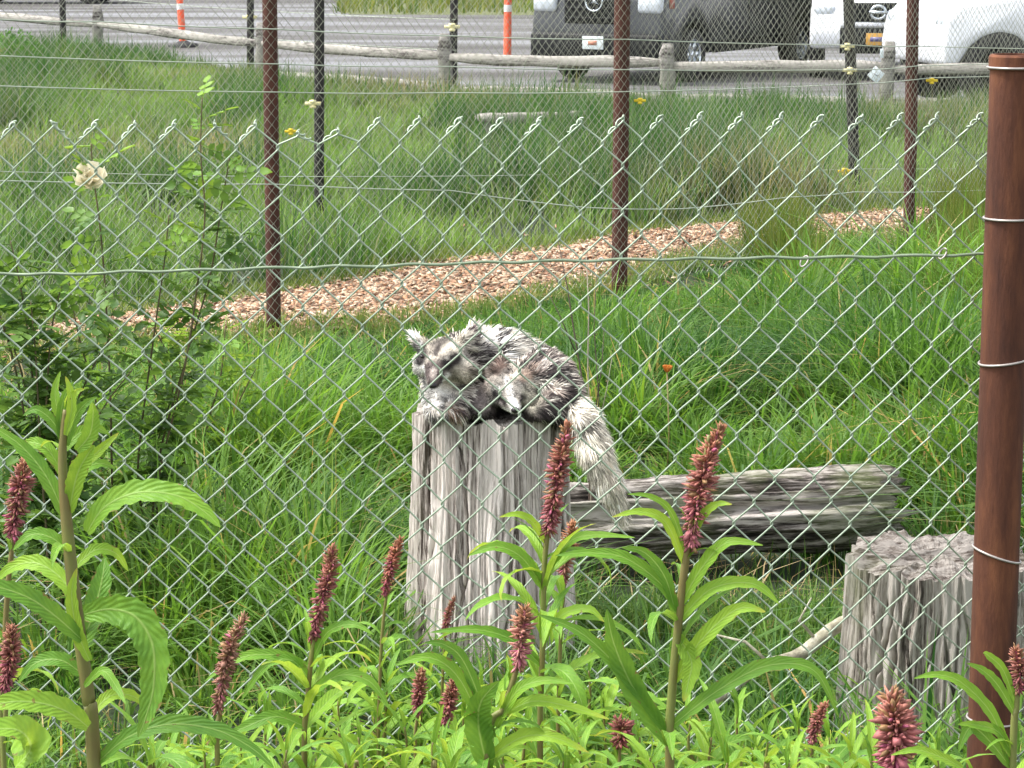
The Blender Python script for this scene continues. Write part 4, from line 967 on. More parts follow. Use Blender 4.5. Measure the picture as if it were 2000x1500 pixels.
nA = P(845, 753, 7.012)
def lenA(p):
    d = np.linalg.norm(p - np.array(P(855, 715, 7.08)), axis=1); return 0.0055 + 0.036 * np.clip((d - 0.085) / 0.08, 0, 1)
fox('grey and cream fox at the left of the stump with its head hanging down', (P(930, 800, 7.25).x, 7.25, 0.80), bA, colA, nA,
    [(P(825, 697, 7.088), (0.0065, 0.004, 0.005), 0.2), (P(872, 711, 7.078), (0.0075, 0.004, 0.004), -0.5)], 75000, nA, lenA, 61, 0.35)
# fox curled on the right, chin on the stump edge, tail hanging down
def bB(bm):
    ellipsoid(bm, P(985, 762, 7.14), (0.062, 0.058, 0.046)); ellipsoid(bm, P(1024, 775, 7.15), (0.038, 0.04, 0.034)); ellipsoid(bm, P(950, 778, 7.15), (0.036, 0.04, 0.032))
    chain(bm, [P(993, 775, 7.09), P(1001, 789, 7.05), P(1005, 798, 7.03)], [0.034, 0.022, 0.014])
    ear(bm, P(968, 728, 7.16), P(982, 700, 7.175), 0.021, 0); ear(bm, P(1020, 744, 7.16), P(1038, 724, 7.175), 0.019, 0)
    chain(bm, [P(995, 765, 7.19), P(1035, 750, 7.25), P(1060, 745, 7.29)], [0.06, 0.075, 0.085])
    ellipsoid(bm, P(1065, 752, 7.28), (0.085, 0.11, 0.088)); ellipsoid(bm, P(1095, 775, 7.23), (0.056, 0.085, 0.066))
    chain(bm, [P(1075, 795, 7.14), P(1055, 806, 7.10), P(1035, 809, 7.09)], [0.035, 0.022, 0.018])
    chain(bm, [P(950, 790, 7.19), P(930, 795, 7.14), P(945, 806, 7.10)], [0.045, 0.032, 0.02])
    chain(bm, [P(1108, 788, 7.20), P(1140, 825, 7.13), P(1160, 880, 7.10), P(1187, 940, 7.10), P(1212, 1000, 7.12)], [0.032, 0.032, 0.034, 0.028, 0.011])
baseB = lambda V: streaks(V, (0.02, 0.014, 0.014), (0.34, 0.28, 0.24), 30, 16, 14, 9, 0.48, 0.68)
colB = paint_fn(baseB, [
    (P(1010, 690, 7.22), P(1050, 720, 7.2), 0.02, (0.30, 0.25, 0.22), 0.6),
    (P(1060, 720, 7.18), P(1085, 722, 7.18), 0.014, (0.62, 0.55, 0.5), 0.7),
    (P(985, 760, 7.10), P(1010, 765, 7.10), 0.05, (0.34, 0.31, 0.27), 0.9),
    (P(1035, 765, 7.12), P(1045, 790, 7.13), 0.026, (0.30, 0.28, 0.22), 0.85),
    (P(940, 780, 7.12), P(950, 795, 7.12), 0.03, (0.13, 0.11, 0.105), 0.85),
    (P(970, 722, 7.15), P(982, 700, 7.17), 0.016, (0.16, 0.105, 0.085), 0.85),
    (P(1022, 738, 7.15), P(1038, 726, 7.17), 0.014, (0.24, 0.17, 0.13), 0.8),
    (P(995, 715, 7.14), P(1005, 735, 7.12), 0.014, (0.60, 0.52, 0.42), 0.8),
    (P(990, 740, 7.09), P(1000, 782, 7.05), 0.011, white, 0.95),
    (P(1000, 785, 7.05), P(1005, 793, 7.03), 0.012, white, 0.9),
    (P(968, 764, 7.08), P(974, 760, 7.08), 0.011, white, 0.8),
    (P(968, 771, 7.075), P(985, 783, 7.065), 0.013, dark, 0.98),
    (P(1015, 778, 7.08), P(1023, 779, 7.08), 0.012, dark, 0.95),
    (P(960, 785, 7.08), P(975, 792, 7.07), 0.015, (0.42, 0.37, 0.35), 0.8),
    (P(985, 804, 7.05), P(995, 803, 7.04), 0.012, white, 0.9),
    (P(1016, 796, 7.05), P(1013, 803, 7.04), 0.007, white, 0.9),
    (P(1090, 800, 7.13), P(1060, 806, 7.12), 0.03, (0.05, 0.04, 0.04), 0.8),
    (P(1128, 806, 7.12), P(1160, 880, 7.08), 0.047, (0.70, 0.64, 0.54), 0.95),
    (P(1160, 880, 7.08), P(1212, 1000, 7.1), 0.06, (0.70, 0.64, 0.53), 0.95),
    (P(1175, 900, 7.05), P(1195, 945, 7.05), 0.008, (0.30, 0.22, 0.16), 0.6)])
nB = P(1006, 801, 7.017)
tail0, tail1 = np.array(P(1125, 808, 7.14)), np.array(P(1212, 1000, 7.12))
def lenB(p):
    d = np.linalg.norm(p - np.array(P(992, 775, 7.08)), axis=1); L_ = 0.0055 + 0.032 * np.clip((d - 0.085) / 0.08, 0, 1)
    return np.where(p[:, 2] < 0.77, 0.036, L_)
fox('dark brown fox curled on the right of the stump, chin down and pale tail hanging', (P(1070, 800, 7.22).x, 7.22, 0.80), bB, colB, nB,
    [(P(977, 777, 7.068), (0.0085, 0.004, 0.0035), 0.55), (P(1018, 779, 7.08), (0.006, 0.004, 0.003), -0.2)], 75000, nB, lenB, 67, 0.8, 0.70)

# ------------------------------------------------------------------ leafy plants
def leaf_mat(name):
    m, nt, b, n, l = new_mat(name); out = n['Material Output']
    at = n.new('ShaderNodeAttribute'); at.attribute_name = 'Col'; sp = n.new('ShaderNodeSeparateColor'); l.new(at.outputs['Color'], sp.inputs[0])
    def mth(op, a_, b_=None, c_=None):
        q = n.new('ShaderNodeMath'); q.operation = op
        for i_, v in enumerate((a_, b_, c_)):
            if v is None: continue
            if isinstance(v, (int, float)): q.inputs[i_].default_value = v
            else: l.new(v, q.inputs[i_])
        return q.outputs[0]
    t_, s_ = sp.outputs[0], sp.outputs[1]
    sv = mth('SINE', mth('SUBTRACT', mth('MULTIPLY', t_, 95.0), mth('MULTIPLY', s_, 16.0)))
    rib = mth('SUBTRACT', 1.0, mth('MINIMUM', mth('MULTIPLY', s_, 9.0), 1.0))
    oi = n.new('ShaderNodeObjectInfo'); nz = noise_node(n, l, 25, 5)
    f = mth('ADD', mth('MULTIPLY', oi.outputs['Random'], 0.55), mth('MULTIPLY', nz.outputs['Fac'], 0.5)); f = mth('ADD', f, mth('MULTIPLY', sv, 0.025))
    r = ramp(n, [(0.15, (0.075, 0.20, 0.026)), (0.5, (0.16, 0.325, 0.034)), (0.9, (0.29, 0.45, 0.042))]); l.new(f, r.inputs[0])
    mx = n.new('ShaderNodeMix'); mx.data_type = 'RGBA'; mx.inputs[7].default_value = (0.30, 0.44, 0.12, 1); l.new(r.outputs[0], mx.inputs[6]); l.new(mth('MULTIPLY', rib, 0.75), mx.inputs[0])
    # a few tips are yellowing
    tipf = mth('MULTIPLY', mth('GREATER_THAN', oi.outputs['Random'], 0.72), mth('MAXIMUM', mth('MULTIPLY', mth('SUBTRACT', t_, 0.82), 4.0), 0.0))
    m2 = n.new('ShaderNodeMix'); m2.data_type = 'RGBA'; m2.inputs[7].default_value = (0.42, 0.36, 0.06, 1); l.new(mx.outputs[2], m2.inputs[6]); l.new(tipf, m2.inputs[0])
    spn = noise_node(n, l, 70, 3); edg = mth('MULTIPLY', mth('MAXIMUM', mth('SUBTRACT', s_, 0.75), 0.0), 0.5)
    spf = mth('MULTIPLY', mth('GREATER_THAN', mth('ADD', spn.outputs['Fac'], edg), 0.70), 0.75)
    m3_ = n.new('ShaderNodeMix'); m3_.data_type = 'RGBA'; m3_.inputs[7].default_value = (0.20, 0.13, 0.045, 1); l.new(m2.outputs[2], m3_.inputs[6]); l.new(spf, m3_.inputs[0]); m2 = m3_
    l.new(m2.outputs[2], b.inputs['Base Color']); b.inputs['Roughness'].default_value = 0.5; b.inputs['Specular IOR Level'].default_value = 0.28
    bp = n.new('ShaderNodeBump'); bp.inputs['Strength'].default_value = 0.3; bp.inputs['Distance'].default_value = 0.003
    l.new(mth('SUBTRACT', mth('MULTIPLY', sv, 0.35), rib), bp.inputs['Height']); l.new(bp.outputs[0], b.inputs['Normal'])
    tr = n.new('ShaderNodeBsdfTranslucent'); hs = n.new('ShaderNodeHueSaturation'); hs.inputs['Value'].default_value = 1.5; hs.inputs['Hue'].default_value = 0.47; l.new(m2.outputs[2], hs.inputs['Color']); l.new(hs.outputs[0], tr.inputs['Color'])
    mix = n.new('ShaderNodeMixShader'); mix.inputs[0].default_value = 0.36
    l.new(b.outputs[0], mix.inputs[1]); l.new(tr.outputs[0], mix.inputs[2]); l.new(mix.outputs[0], out.inputs['Surface'])
    return m
M['fw_leaf'] = leaf_mat('fireweed_leaf')
M['fw_stem'] = mat_noise('fireweed_stem', [(0.3, (0.15, 0.07, 0.03)), (0.5, (0.16, 0.14, 0.045)), (0.75, (0.18, 0.28, 0.055))], 5, 0.5, mapscale=(1, 1, 0.6))
M['rose_leaf'] = leafy('rose_leaf', a=(0.04, 0.10, 0.02), b_=(0.12, 0.21, 0.045), trans=(0.26, 0.44, 0.06), tfac=0.3, rough=0.45, scale=4)
M['rose_new'] = leafy('young_rose_leaf', a=(0.13, 0.26, 0.04), b_=(0.20, 0.34, 0.05), trans=(0.35, 0.5, 0.06), tfac=0.35)
M['cane'] = mat_noise('rose_cane', [(0.3, (0.06, 0.05, 0.025)), (0.7, (0.14, 0.11, 0.05))], 12, 0.7)
M['spike'] = mat_attr('flower_buds', 0.6, 0.3)
def leaf_mesh(name, arch_, droop, width, fold, seed, mat, nseg=12, twist=0.0, wave=0.05):
    rs = np.random.default_rng(seed); t = np.linspace(0, 1, nseg + 1)
    ang = arch_ - droop * t ** 1.3
    dx = np.cos(ang); dz = np.sin(ang)
    x = np.concatenate([[0], np.cumsum((dx[1:] + dx[:-1]) / 2)]) / nseg; z = np.concatenate([[0], np.cumsum((dz[1:] + dz[:-1]) / 2)]) / nseg
    wd = width * (np.sin(np.pi * np.clip(t * 0.93 + 0.05, 0, 1)) ** 0.8) * (1 - 0.35 * t); wd[-1] = 0.0015
    V = []; A_ = []
    for i in range(nseg + 1):
        nx_, nz_ = -math.sin(ang[i]), math.cos(ang[i]); tw = twist * t[i]
        for s in (-1, -0.5, 0, 0.5, 1):
            lift = fold * abs(s) * wd[i] + wave * wd[i] * math.sin(i * 2.3 + s * 2 + seed) * abs(s) * 3
            yy = s * wd[i]; ll = lift + yy * math.sin(tw)
            V.append((x[i] + nx_ * ll, yy * math.cos(tw), z[i] + nz_ * ll)); A_.append((t[i], abs(s), 0))
    idx = np.arange((nseg + 1) * 5).reshape(-1, 5)
    Q = np.stack([idx[:-1, :-1], idx[1:, :-1], idx[1:, 1:], idx[:-1, 1:]], -1).reshape(-1, 4)
    return mesh_np(name, np.array(V), [Q], mat, True, np.array(A_))
FWL = [leaf_mesh('fireweed_leaf', ar, dr, wd, 0.35, i, M['fw_leaf'], twist=tw) for i, (ar, dr, wd, tw) in enumerate([(0.9, 1.3, 0.075, 0.2), (1.0, 1.9, 0.085, -0.3), (0.7, 1.6, 0.07, 0.4), (0.6, 0.8, 0.08, 0.0), (1.1, 2.4, 0.08, 0.3), (0.8, 2.0, 0.095, -0.2), (1.2, 1.1, 0.06, 0.1), (0.9, 2.8, 0.085, 0.4)])]
def stem_pts(px_pts, Yd, extra_ground=True):
    pts = [P(x, y, Yd) for x, y in px_pts]           # top first
    if extra_ground:
        low = pts[-1]
        if low.z > 0.1: pts += [Vector((low.x + 0.01, low.y, low.z * 0.5)), Vector((low.x, low.y, -0.03))]
    # resample smooth
    out = []
    for i in range(len(pts) - 1):
        p0 = pts[max(0, i - 1)]; p1 = pts[i]; p2 = pts[i + 1]; p3 = pts[min(len(pts) - 1, i + 2)]
        for t in np.linspace(0, 1, 6, endpoint=False):
            out.append(0.5 * ((2 * p1) + (-p0 + p2) * t + (2 * p0 - 5 * p1 + 4 * p2 - p3) * t * t + (-p0 + 3 * p1 - 3 * p2 + p3) * t ** 3))
    out.append(pts[-1]); return out
def put_leaf(root, me, at, az, pitch, L, roll=0.0, name='leaf'):
    o = obj_me(name, me, root)
    o.location = at; o.rotation_euler = Euler((roll, -pitch, az), 'XYZ'); o.scale = (L, L, L)
    return o
def spike_obj(root, pts, rmax, seed, c_top, c_low, dens=1.0):
    rs = np.random.default_rng(seed); a = Acc(); pts = [Vector(p) for p in pts]
    n_ = int(460 * dens); rmax = rmax * 0.58 * rs.uniform(0.85, 1.15); hole = rs.uniform(0.35, 0.95); bendx = rs.normal(0, 0.006); bendy = rs.normal(0, 0.006)
    pts[0] = pts[0] + Vector((bendx, bendy, 0))
    oc = np.array([(0, 0, 0), (.3, .10, .10), (.3, -.10, .10), (.3, -.10, -.10), (.3, .10, -.10), (.7, .09, .09), (.7, -.09, .09), (.7, -.09, -.09), (.7, .09, -.09), (1, 0, 0)])
    fq = np.array([[1, 2, 6, 5], [2, 3, 7, 6], [3, 4, 8, 7], [4, 1, 5, 8]]); ft = np.array([[0, 2, 1], [0, 3, 2], [0, 4, 3], [0, 1, 4], [9, 5, 6], [9, 6, 7], [9, 7, 8], [9, 8, 5]])
    V, Q, C = tube_arrays(pts, np.linspace(0.25, 0.16, len(pts)) * rmax, 6); a.add(V, [Q], np.array(c_low) * 0.7)
    for i in range(n_):
        t = (i / n_) ** 0.9; f = t * (len(pts) - 1); k = min(int(f), len(pts) - 2); p = pts[k].lerp(pts[k + 1], f - k)
        if abs(t - hole) < 0.05 and rs.random() < 0.4: continue
        az = i * 2.399 + rs.normal(0, 0.4); up = 1.0 - 1.7 * t + rs.normal(0, 0.35)        # top buds point up, lower ones droop
        L = rmax * (0.75 + 0.75 * math.sin(min(1, t * 1.1 + 0.1) * math.pi * 0.8)) * rs.uniform(0.65, 1.35)
        d = Vector((math.cos(az) * math.cos(up), math.sin(az) * math.cos(up), math.sin(up)))
        m3 = d.to_track_quat('X', 'Z').to_matrix(); fat = rs.uniform(0.3, 1.0) * (1.9 if rs.random() < 0.07 else 1)
        V = np.array([tuple(p + m3 @ Vector((v[0] * L, v[1] * L * fat, v[2] * L * fat))) for v in oc])
        c = np.array(c_top) * (1 - t) + np.array(c_low) * t; c = c * rs.uniform(0.5, 1.25) + np.array((0.03, 0.024, 0.02))
        if rs.random() < 0.16: c = np.array((0.26, 0.15, 0.07)) * rs.uniform(0.7, 1.3)
        if rs.random() < 0.10 * t: c = np.array((0.36, 0.09, 0.15))
        a.add(V, [fq, ft], c)
    return a.obj('flower_spike', M['spike'], root)
def fireweed(label, px_pts, Yd, leaf_px, seed, spike=None, srad=0.0045, dens=1.0, start=0.12, cols=((0.27, 0.10, 0.05), (0.27, 0.06, 0.085)), rosette=True, gap=0.015, group=None):
    rs = np.random.default_rng(seed)
    W = stem_pts(px_pts, Yd); base = W[-1]
    root = thing('fireweed', label, 'fireweed', (base.x, base.y, 0.0), 0, group)
    W = [w - Vector((base.x, base.y, 0)) for w in W]
    n_ = len(W); rad = np.interp(np.linspace(0, 1, n_), [0, 0.3, 1], [srad * 0.4, srad * 0.9, srad * 1.15])
    tube('stem', W, rad, M['fw_stem'], root, 8)
    L0_ = leaf_px * (1.25 if spike else 1.0) / F * Yd
    acc = 0.0; i_leaf = 0; total = sum((W[i + 1] - W[i]).length for i in range(n_ - 1)); run = 0.0
    top_skip = start if spike else 0.0
    nxt_ = top_skip * 1.0
    az0 = rs.uniform(0, 6.28)
    zcut = P(1000, 1560, Yd).z - 0.12
    for i in range(n_ - 1):
        sl = (W[i + 1] - W[i]).length
        while nxt_ < run + sl:
            at = W[i].lerp(W[i + 1], (nxt_ - run) / sl)
            if at.z < zcut: break
            frac = min(1.0, (nxt_ - top_skip) / 0.09)
            L = L0_ * (0.45 + 0.65 * frac) * rs.uniform(0.8, 1.3)
            az = az0 + i_leaf * 2.399 + rs.normal(0, 0.25)
            if frac < 0.25: me = FWL[rs.choice([3, 6, 0])]; pit = 0.55
            else: me = FWL[rs.integers(0, len(FWL))]; pit = rs.uniform(-0.25, 0.25)
            put_leaf(root, me, at, az, pit, L, rs.normal(0, 0.15))
            i_leaf += 1; nxt_ += gap * (0.55 + 0.6 * frac) * rs.uniform(0.7, 1.3)
        run += sl
    if spike:
        sp = [P(x, y, Yd - 0.002) - Vector((base.x, base.y, 0)) for x, y in spike[0]]
        spike_obj(root, sp, spike[1], seed, *cols, dens=dens)
    return root
def px_leaf(root, pts, Yd, w_px, seed, yshift=0.0, tipy=0.0, roll=0.3):
    """a big individual leaf whose midrib passes through the given points (base first)"""
    O = root.location; rs = np.random.default_rng(seed)
    n0 = len(pts); W = []
    for i, (x, y) in enumerate(pts): W.append(P(x, y, Yd + yshift + tipy * i / (n0 - 1)))
    sm = []
    for i in range(n0 - 1):
        p0 = W[max(0, i - 1)]; p1 = W[i]; p2 = W[i + 1]; p3 = W[min(n0 - 1, i + 2)]
        for t in np.linspace(0, 1, 9, endpoint=False):
            sm.append(0.5 * ((2 * p1) + (-p0 + p2) * t + (2 * p0 - 5 * p1 + 4 * p2 - p3) * t * t + (-p0 + 3 * p1 - 3 * p2 + p3) * t ** 3))
    sm.append(W[-1]); n_ = len(sm); hw = 0.86 * w_px / 2 / F * Yd
    V = []; A_ = []
    for i in range(n_):
        t = i / (n_ - 1); T = (sm[min(n_ - 1, i + 1)] - sm[max(0, i - 1)]).normalized()
        view = Vector((0, -math.cos(roll), math.sin(roll)))            # blade faces up and outward
        S = T.cross(view).normalized(); Nn = S.cross(T).normalized()
        w_ = hw * max(0.04, (math.sin(math.pi * min(1, t * 0.93 + 0.07)) ** 0.75) * (1.15 - 0.45 * t))
        for s in (-1, -0.5, 0, 0.5, 1):
            V.append(tuple(sm[i] - O + S * (s * w_ * (1 + 0.07 * math.sin(i * 1.3 + seed) + 0.04 * math.sin(i * 2.9))) + Nn * (abs(s) * w_ * 0.30 + 0.10 * s * s * w_ * math.sin(i * 1.7 + s * 2)))); A_.append((t, abs(s), 0))
    idx = np.arange(n_ * 5).reshape(n_, 5)
    Q = np.stack([idx[:-1, :-1], idx[1:, :-1], idx[1:, 1:], idx[:-1, 1:]], -1).reshape(-1, 4)
    return obj_np('leaf', np.array(V), [Q], M['fw_leaf'], root, True, np.array(A_))

# the big plant at the left
Yl = 2.75
r1_ = fireweed('largest fireweed at the left edge, thick brown stem, broad leaves and no flower', [(128, 800), (122, 900), (132, 1040), (150, 1200), (172, 1360), (184, 1500)], Yl, 130, 201, None, 0.0078, gap=0.11)
for i, (pts, w_, ys, ty, rl) in enumerate([
    ([(170, 1040), (205, 990), (270, 962), (345, 968), (400, 1000), (430, 1030)], 62, 0.0, -0.03, 0.7),
    ([(165, 1200), (215, 1190), (265, 1205), (298, 1260), (300, 1340), (285, 1400), (270, 1440)], 82, -0.02, -0.05, 0.25),
    ([(160, 1250), (110, 1205), (50, 1165), (-30, 1145), (-110, 1170)], 52, -0.02, -0.04, 0.7),
    ([(172, 1420), (130, 1390), (70, 1372), (0, 1375), (-70, 1410)], 60, -0.03, -0.04, 0.7),
    ([(190, 1490), (250, 1440), (330, 1415), (420, 1425), (490, 1460), (535, 1500)], 48, 0.0, -0.04, 0.7),
    ([(150, 1180), (120, 1130), (70, 1100), (20, 1110), (-20, 1150)], 44, 0.03, 0.05, 0.6),
    ([(128, 1010), (90, 930), (40, 870), (-20, 830)], 40, 0.0, 0.02, 0.4),
    ([(135, 1000), (150, 930), (170, 890), (185, 870)], 46, 0.0, -0.02, 0.2),
    ([(130, 870), (145, 820), (165, 790), (190, 775)], 26, 0, 0.0, 0.2),
    ([(150, 880), (175, 850), (182, 810), (180, 785)], 40, -0.02, -0.02, 0.1),
    ([(140, 905), (175, 895), (205, 870), (232, 845)], 26, 0, 0, 0.3),
    ([(125, 880), (118, 820), (128, 770), (145, 745)], 22, 0, 0, 0.1),
    ([(160, 1260), (185, 1190), (200, 1130), (205, 1090)], 60, 0.03, 0.04, 0.1),
    ([(165, 1340), (200, 1310), (230, 1345), (245, 1375)], 24, -0.03, -0.05, 0.5),
    ([(175, 1290), (150, 1230), (140, 1160), (150, 1110)], 34, -0.02, 0, 0.1),
    ([(126, 850), (112, 800), (108, 760), (118, 725)], 24, 0, 0.01, 0.2), ([(128, 850), (140, 800), (138, 765), (128, 735)], 24, -0.01, 0, 0.2),
    ([(128, 830), (135, 790), (150, 765), (165, 760)], 18, 0.01, 0, 0.2), ([(126, 860), (100, 820), (70, 800), (45, 812)], 26, 0, 0, 0.5),
    ([(126, 880), (150, 850), (185, 835), (215, 850)], 30, 0.01, 0.02, 0.5), ([(125, 930), (95, 880), (60, 865), (30, 885)], 34, 0.02, 0.02, 0.6),
    ([(130, 960), (160, 920), (195, 905), (225, 915)], 30, 0.02, 0.03, 0.6), ([(138, 1080), (100, 1050), (60, 1045), (25, 1075)], 36, 0, 0, 0.7),
    ([(145, 1110), (185, 1075), (225, 1080), (250, 1115)], 32, 0.02, 0.03, 0.7), ([(165, 1320), (120, 1290), (70, 1295), (35, 1335)], 40, 0, 0, 0.7),
    ([(175, 1400), (215, 1360), (260, 1360), (300, 1395)], 34, 0.02, 0.04, 0.7),
    ([(30, 1500), (60, 1460), (30, 1425), (-60, 1430)], 90, -0.15, -0.05, 0.9)]):
    px_leaf(r1_, pts, Yl, w_, 300 + i, ys, ty, rl)
# flowering fireweeds
r2_ = fireweed('fireweed with dark red spike between the big left plant and the stump', [(652, 1085), (630, 1180), (610, 1270), (600, 1380), (595, 1500)], 3.7, 150, 202, ([(658, 1072), (645, 1120), (625, 1185), (610, 1245)], 0.020), 0.0042, start=0.14)
for i, (pts, w_) in enumerate([([(600, 1300), (540, 1280), (470, 1285), (400, 1330)], 30), ([(606, 1330), (570, 1290), (520, 1300), (470, 1370)], 28), ([(600, 1360), (660, 1320), (720, 1330), (760, 1380)], 32), ([(610, 1290), (640, 1235), (690, 1220), (730, 1240)], 24), ([(597, 1420), (540, 1400), (480, 1420), (440, 1440)], 34)]):
    px_leaf(r2_, pts, 3.7, w_, 340 + i, 0, -0.03, 0.7)
r3_ = fireweed('fireweed whose long red spike crosses the right edge of the fox stump', [(1102, 850), (1085, 960), (1065, 1080), (1060, 1250), (1055, 1500)], 3.8, 150, 203, ([(1102, 838), (1095, 900), (1082, 970), (1072, 1035)], 0.021), 0.0046, start=0.165, dens=1.25)
for i, (pts, w_) in enumerate([([(1062, 1150), (1020, 1090), (970, 1068), (915, 1085)], 34), ([(1065, 1060), (1040, 1020), (1010, 1005), (975, 1010)], 22), ([(1066, 1120), (1110, 1060), (1160, 1045), (1240, 1050)], 26), ([(1058, 1300), (1000, 1250), (930, 1230), (840, 1235)], 30), ([(1060, 1240), (1100, 1200), (1150, 1190), (1180, 1215)], 26)]):
    px_leaf(r3_, pts, 3.8, w_, 350 + i, 0, -0.03, 0.7)
r4_ = fireweed('tall fireweed with brown and pink spike right of the fox stump', [(1385, 850), (1365, 960), (1340, 1090), (1325, 1220), (1312, 1360), (1308, 1500)], 3.35, 150, 204, ([(1388, 842), (1378, 910), (1362, 985), (1348, 1060)], 0.024), 0.0062, start=0.16, dens=1.3, cols=((0.30, 0.12, 0.05), (0.42, 0.12, 0.15)), gap=0.05)
for i, (pts, w_, rl) in enumerate([
    ([(1328, 1200), (1290, 1140), (1220, 1090), (1150, 1080), (1085, 1085)], 34, 0.7), ([(1322, 1210), (1300, 1130), (1260, 1080), (1215, 1070)], 30, 0.3),
    ([(1330, 1180), (1370, 1110), (1420, 1060), (1490, 1065)], 34, 0.7), ([(1328, 1210), (1390, 1150), (1470, 1140), (1522, 1180)], 36, 0.7),
    ([(1318, 1330), (1370, 1250), (1440, 1190), (1495, 1195)], 40, 0.6), ([(1310, 1420), (1400, 1350), (1500, 1300), (1590, 1310), (1638, 1400)], 40, 0.7),
    ([(1305, 1450), (1240, 1350), (1200, 1260), (1185, 1190)], 56, 0.3), ([(1308, 1440), (1230, 1330), (1140, 1240), (1050, 1200)], 38, 0.7),
    ([(1335, 1100), (1300, 1020), (1250, 1000), (1195, 1010)], 26, 0.7), ([(1340, 1080), (1310, 1000), (1270, 970), (1225, 965)], 18, 0.6),
    ([(1340, 1070), (1370, 1010), (1400, 985), (1430, 985)], 22, 0.4), ([(1322, 1240), (1350, 1290), (1345, 1330), (1335, 1370)], 46, 0.2)]):
    px_leaf(r4_, pts, 3.35, w_, 360 + i, 0, -0.03, rl)
fireweed('fireweed with faded brown spike right of the big left plant', [(460, 1225), (445, 1300), (430, 1390), (425, 1500)], 3.6, 110, 205, ([(462, 1208), (452, 1260), (440, 1300), (425, 1385)], 0.017), 0.004, start=0.17, cols=((0.36, 0.20, 0.11), (0.24, 0.08, 0.07)))
fireweed('slim fireweed with narrow red spike at the left side of the fox stump', [(772, 1065), (760, 1130), (748, 1220), (742, 1330), (740, 1500)], 4.1, 90, 206, ([(773, 1056), (765, 1100), (752, 1155)], 0.014), 0.003, start=0.12, cols=((0.32, 0.11, 0.05), (0.27, 0.05, 0.06)))
r7_ = fireweed('fireweed with ragged brown pink spike in front of the foot of the fox stump', [(1022, 1200), (1010, 1300), (985, 1380), (950, 1500)], 3.3, 120, 207, ([(1025, 1190), (1018, 1240), (1012, 1300)], 0.022), 0.0048, start=0.10, dens=0.6, cols=((0.33, 0.15, 0.06), (0.5, 0.18, 0.2)))
for i, (pts, w_, rl) in enumerate([([(952, 1500), (935, 1420), (940, 1370), (975, 1330)], 70, 0.1), ([(960, 1460), (900, 1330), (840, 1285), (770, 1300)], 36, 0.7), ([(965, 1440), (910, 1300), (870, 1260), (830, 1255)], 30, 0.5), ([(975, 1400), (1040, 1370), (1110, 1380), (1190, 1405)], 34, 0.8), ([(970, 1420), (1010, 1350), (1060, 1330), (1120, 1335)], 30, 0.7), ([(955, 1480), (1020, 1440), (1080, 1440), (1150, 1470)], 40, 0.8)]):
    px_leaf(r7_, pts, 3.3, w_, 380 + i, 0, -0.03, rl)
fireweed('short fireweed with bright pink spike in front of the low right stump', [(1752, 1380), (1750, 1500)], 3.3, 100, 208, ([(1755, 1368), (1752, 1430), (1745, 1500)], 0.030), 0.005, start=0.10, dens=1.3, cols=((0.33, 0.13, 0.08), (0.40, 0.10, 0.14)))
r9_ = fireweed('fireweed at the right edge in front of the rusty post', [(1992, 1300), (1985, 1380), (1978, 1500)], 3.15, 100, 209, ([(1998, 1270), (1994, 1310), (1990, 1345)], 0.018), 0.005, start=0.07, dens=0.5, gap=0.06)
for i, (pts, w_, rl) in enumerate([([(1975, 1500), (1940, 1400), (1880, 1335), (1830, 1318), (1785, 1325)], 30, 0.6), ([(1985, 1400), (1950, 1340), (1920, 1310), (1888, 1295)], 26, 0.5), ([(1980, 1480), (1950, 1430), (1900, 1415), (1870, 1415)], 24, 0.5), ([(1975, 1500), (1935, 1450), (1900, 1420), (1882, 1440), (1872, 1470)], 34, 0.4), ([(1985, 1380), (1960, 1310), (1930, 1280), (1920, 1275)], 22, 0.3), ([(1880, 1500), (1840, 1480), (1790, 1465), (1740, 1475)], 26, 0.7)]):
    px_leaf(r9_, pts, 3.15, w_, 390 + i, 0, -0.02, rl)
fireweed('fireweed with red spike at the left edge beside the big plant', [(42, 920), (30, 1020), (15, 1150), (8, 1300), (5, 1500)], 3.3, 110, 210, ([(44, 908), (38, 960), (24, 1045)], 0.019), 0.004, start=0.12, gap=0.07)
fireweed('short fireweed with drooping red spike low on the left edge', [(28, 1240), (15, 1330), (10, 1420), (8, 1500)], 3.2, 90, 211, ([(32, 1228), (22, 1280), (8, 1345)], 0.018), 0.0035, start=0.12, gap=0.06)
fireweed('fireweed with small brown spike between the leaning branch and low stump', [(1602, 1385), (1590, 1430), (1585, 1500)], 3.8, 80, 212, ([(1604, 1378), (1595, 1410), (1585, 1445)], 0.014), 0.003, start=0.08)
fireweed('fireweed with brown spike behind the tall red spike on the stump side', [(1118, 1035), (1105, 1120), (1095, 1250), (1090, 1500)], 4.05, 110, 213, ([(1122, 1025), (1110, 1070), (1098, 1130)], 0.018), 0.0035, start=0.13, dens=0.8, cols=((0.36, 0.15, 0.06), (0.26, 0.10, 0.07)))
fireweed('small fireweed with thin red spike before the middle of the stump foot', [(878, 1175), (868, 1260), (862, 1400), (860, 1500)], 4.15, 80, 214, ([(880, 1168), (874, 1205), (868, 1240)], 0.011), 0.0028, start=0.09)
fireweed('small fireweed with reddish spike low left of the stump foot', [(822, 1325), (815, 1400), (812, 1500)], 3.9, 80, 215, ([(824, 1312), (820, 1350), (814, 1390)], 0.013), 0.003, start=0.10)
fireweed('small fireweed with reddish spike low before the stump, beside the centre leaves', [(880, 1335), (872, 1410), (868, 1500)], 3.85, 80, 216, ([(883, 1325), (877, 1370), (870, 1410)], 0.014), 0.003, start=0.12)
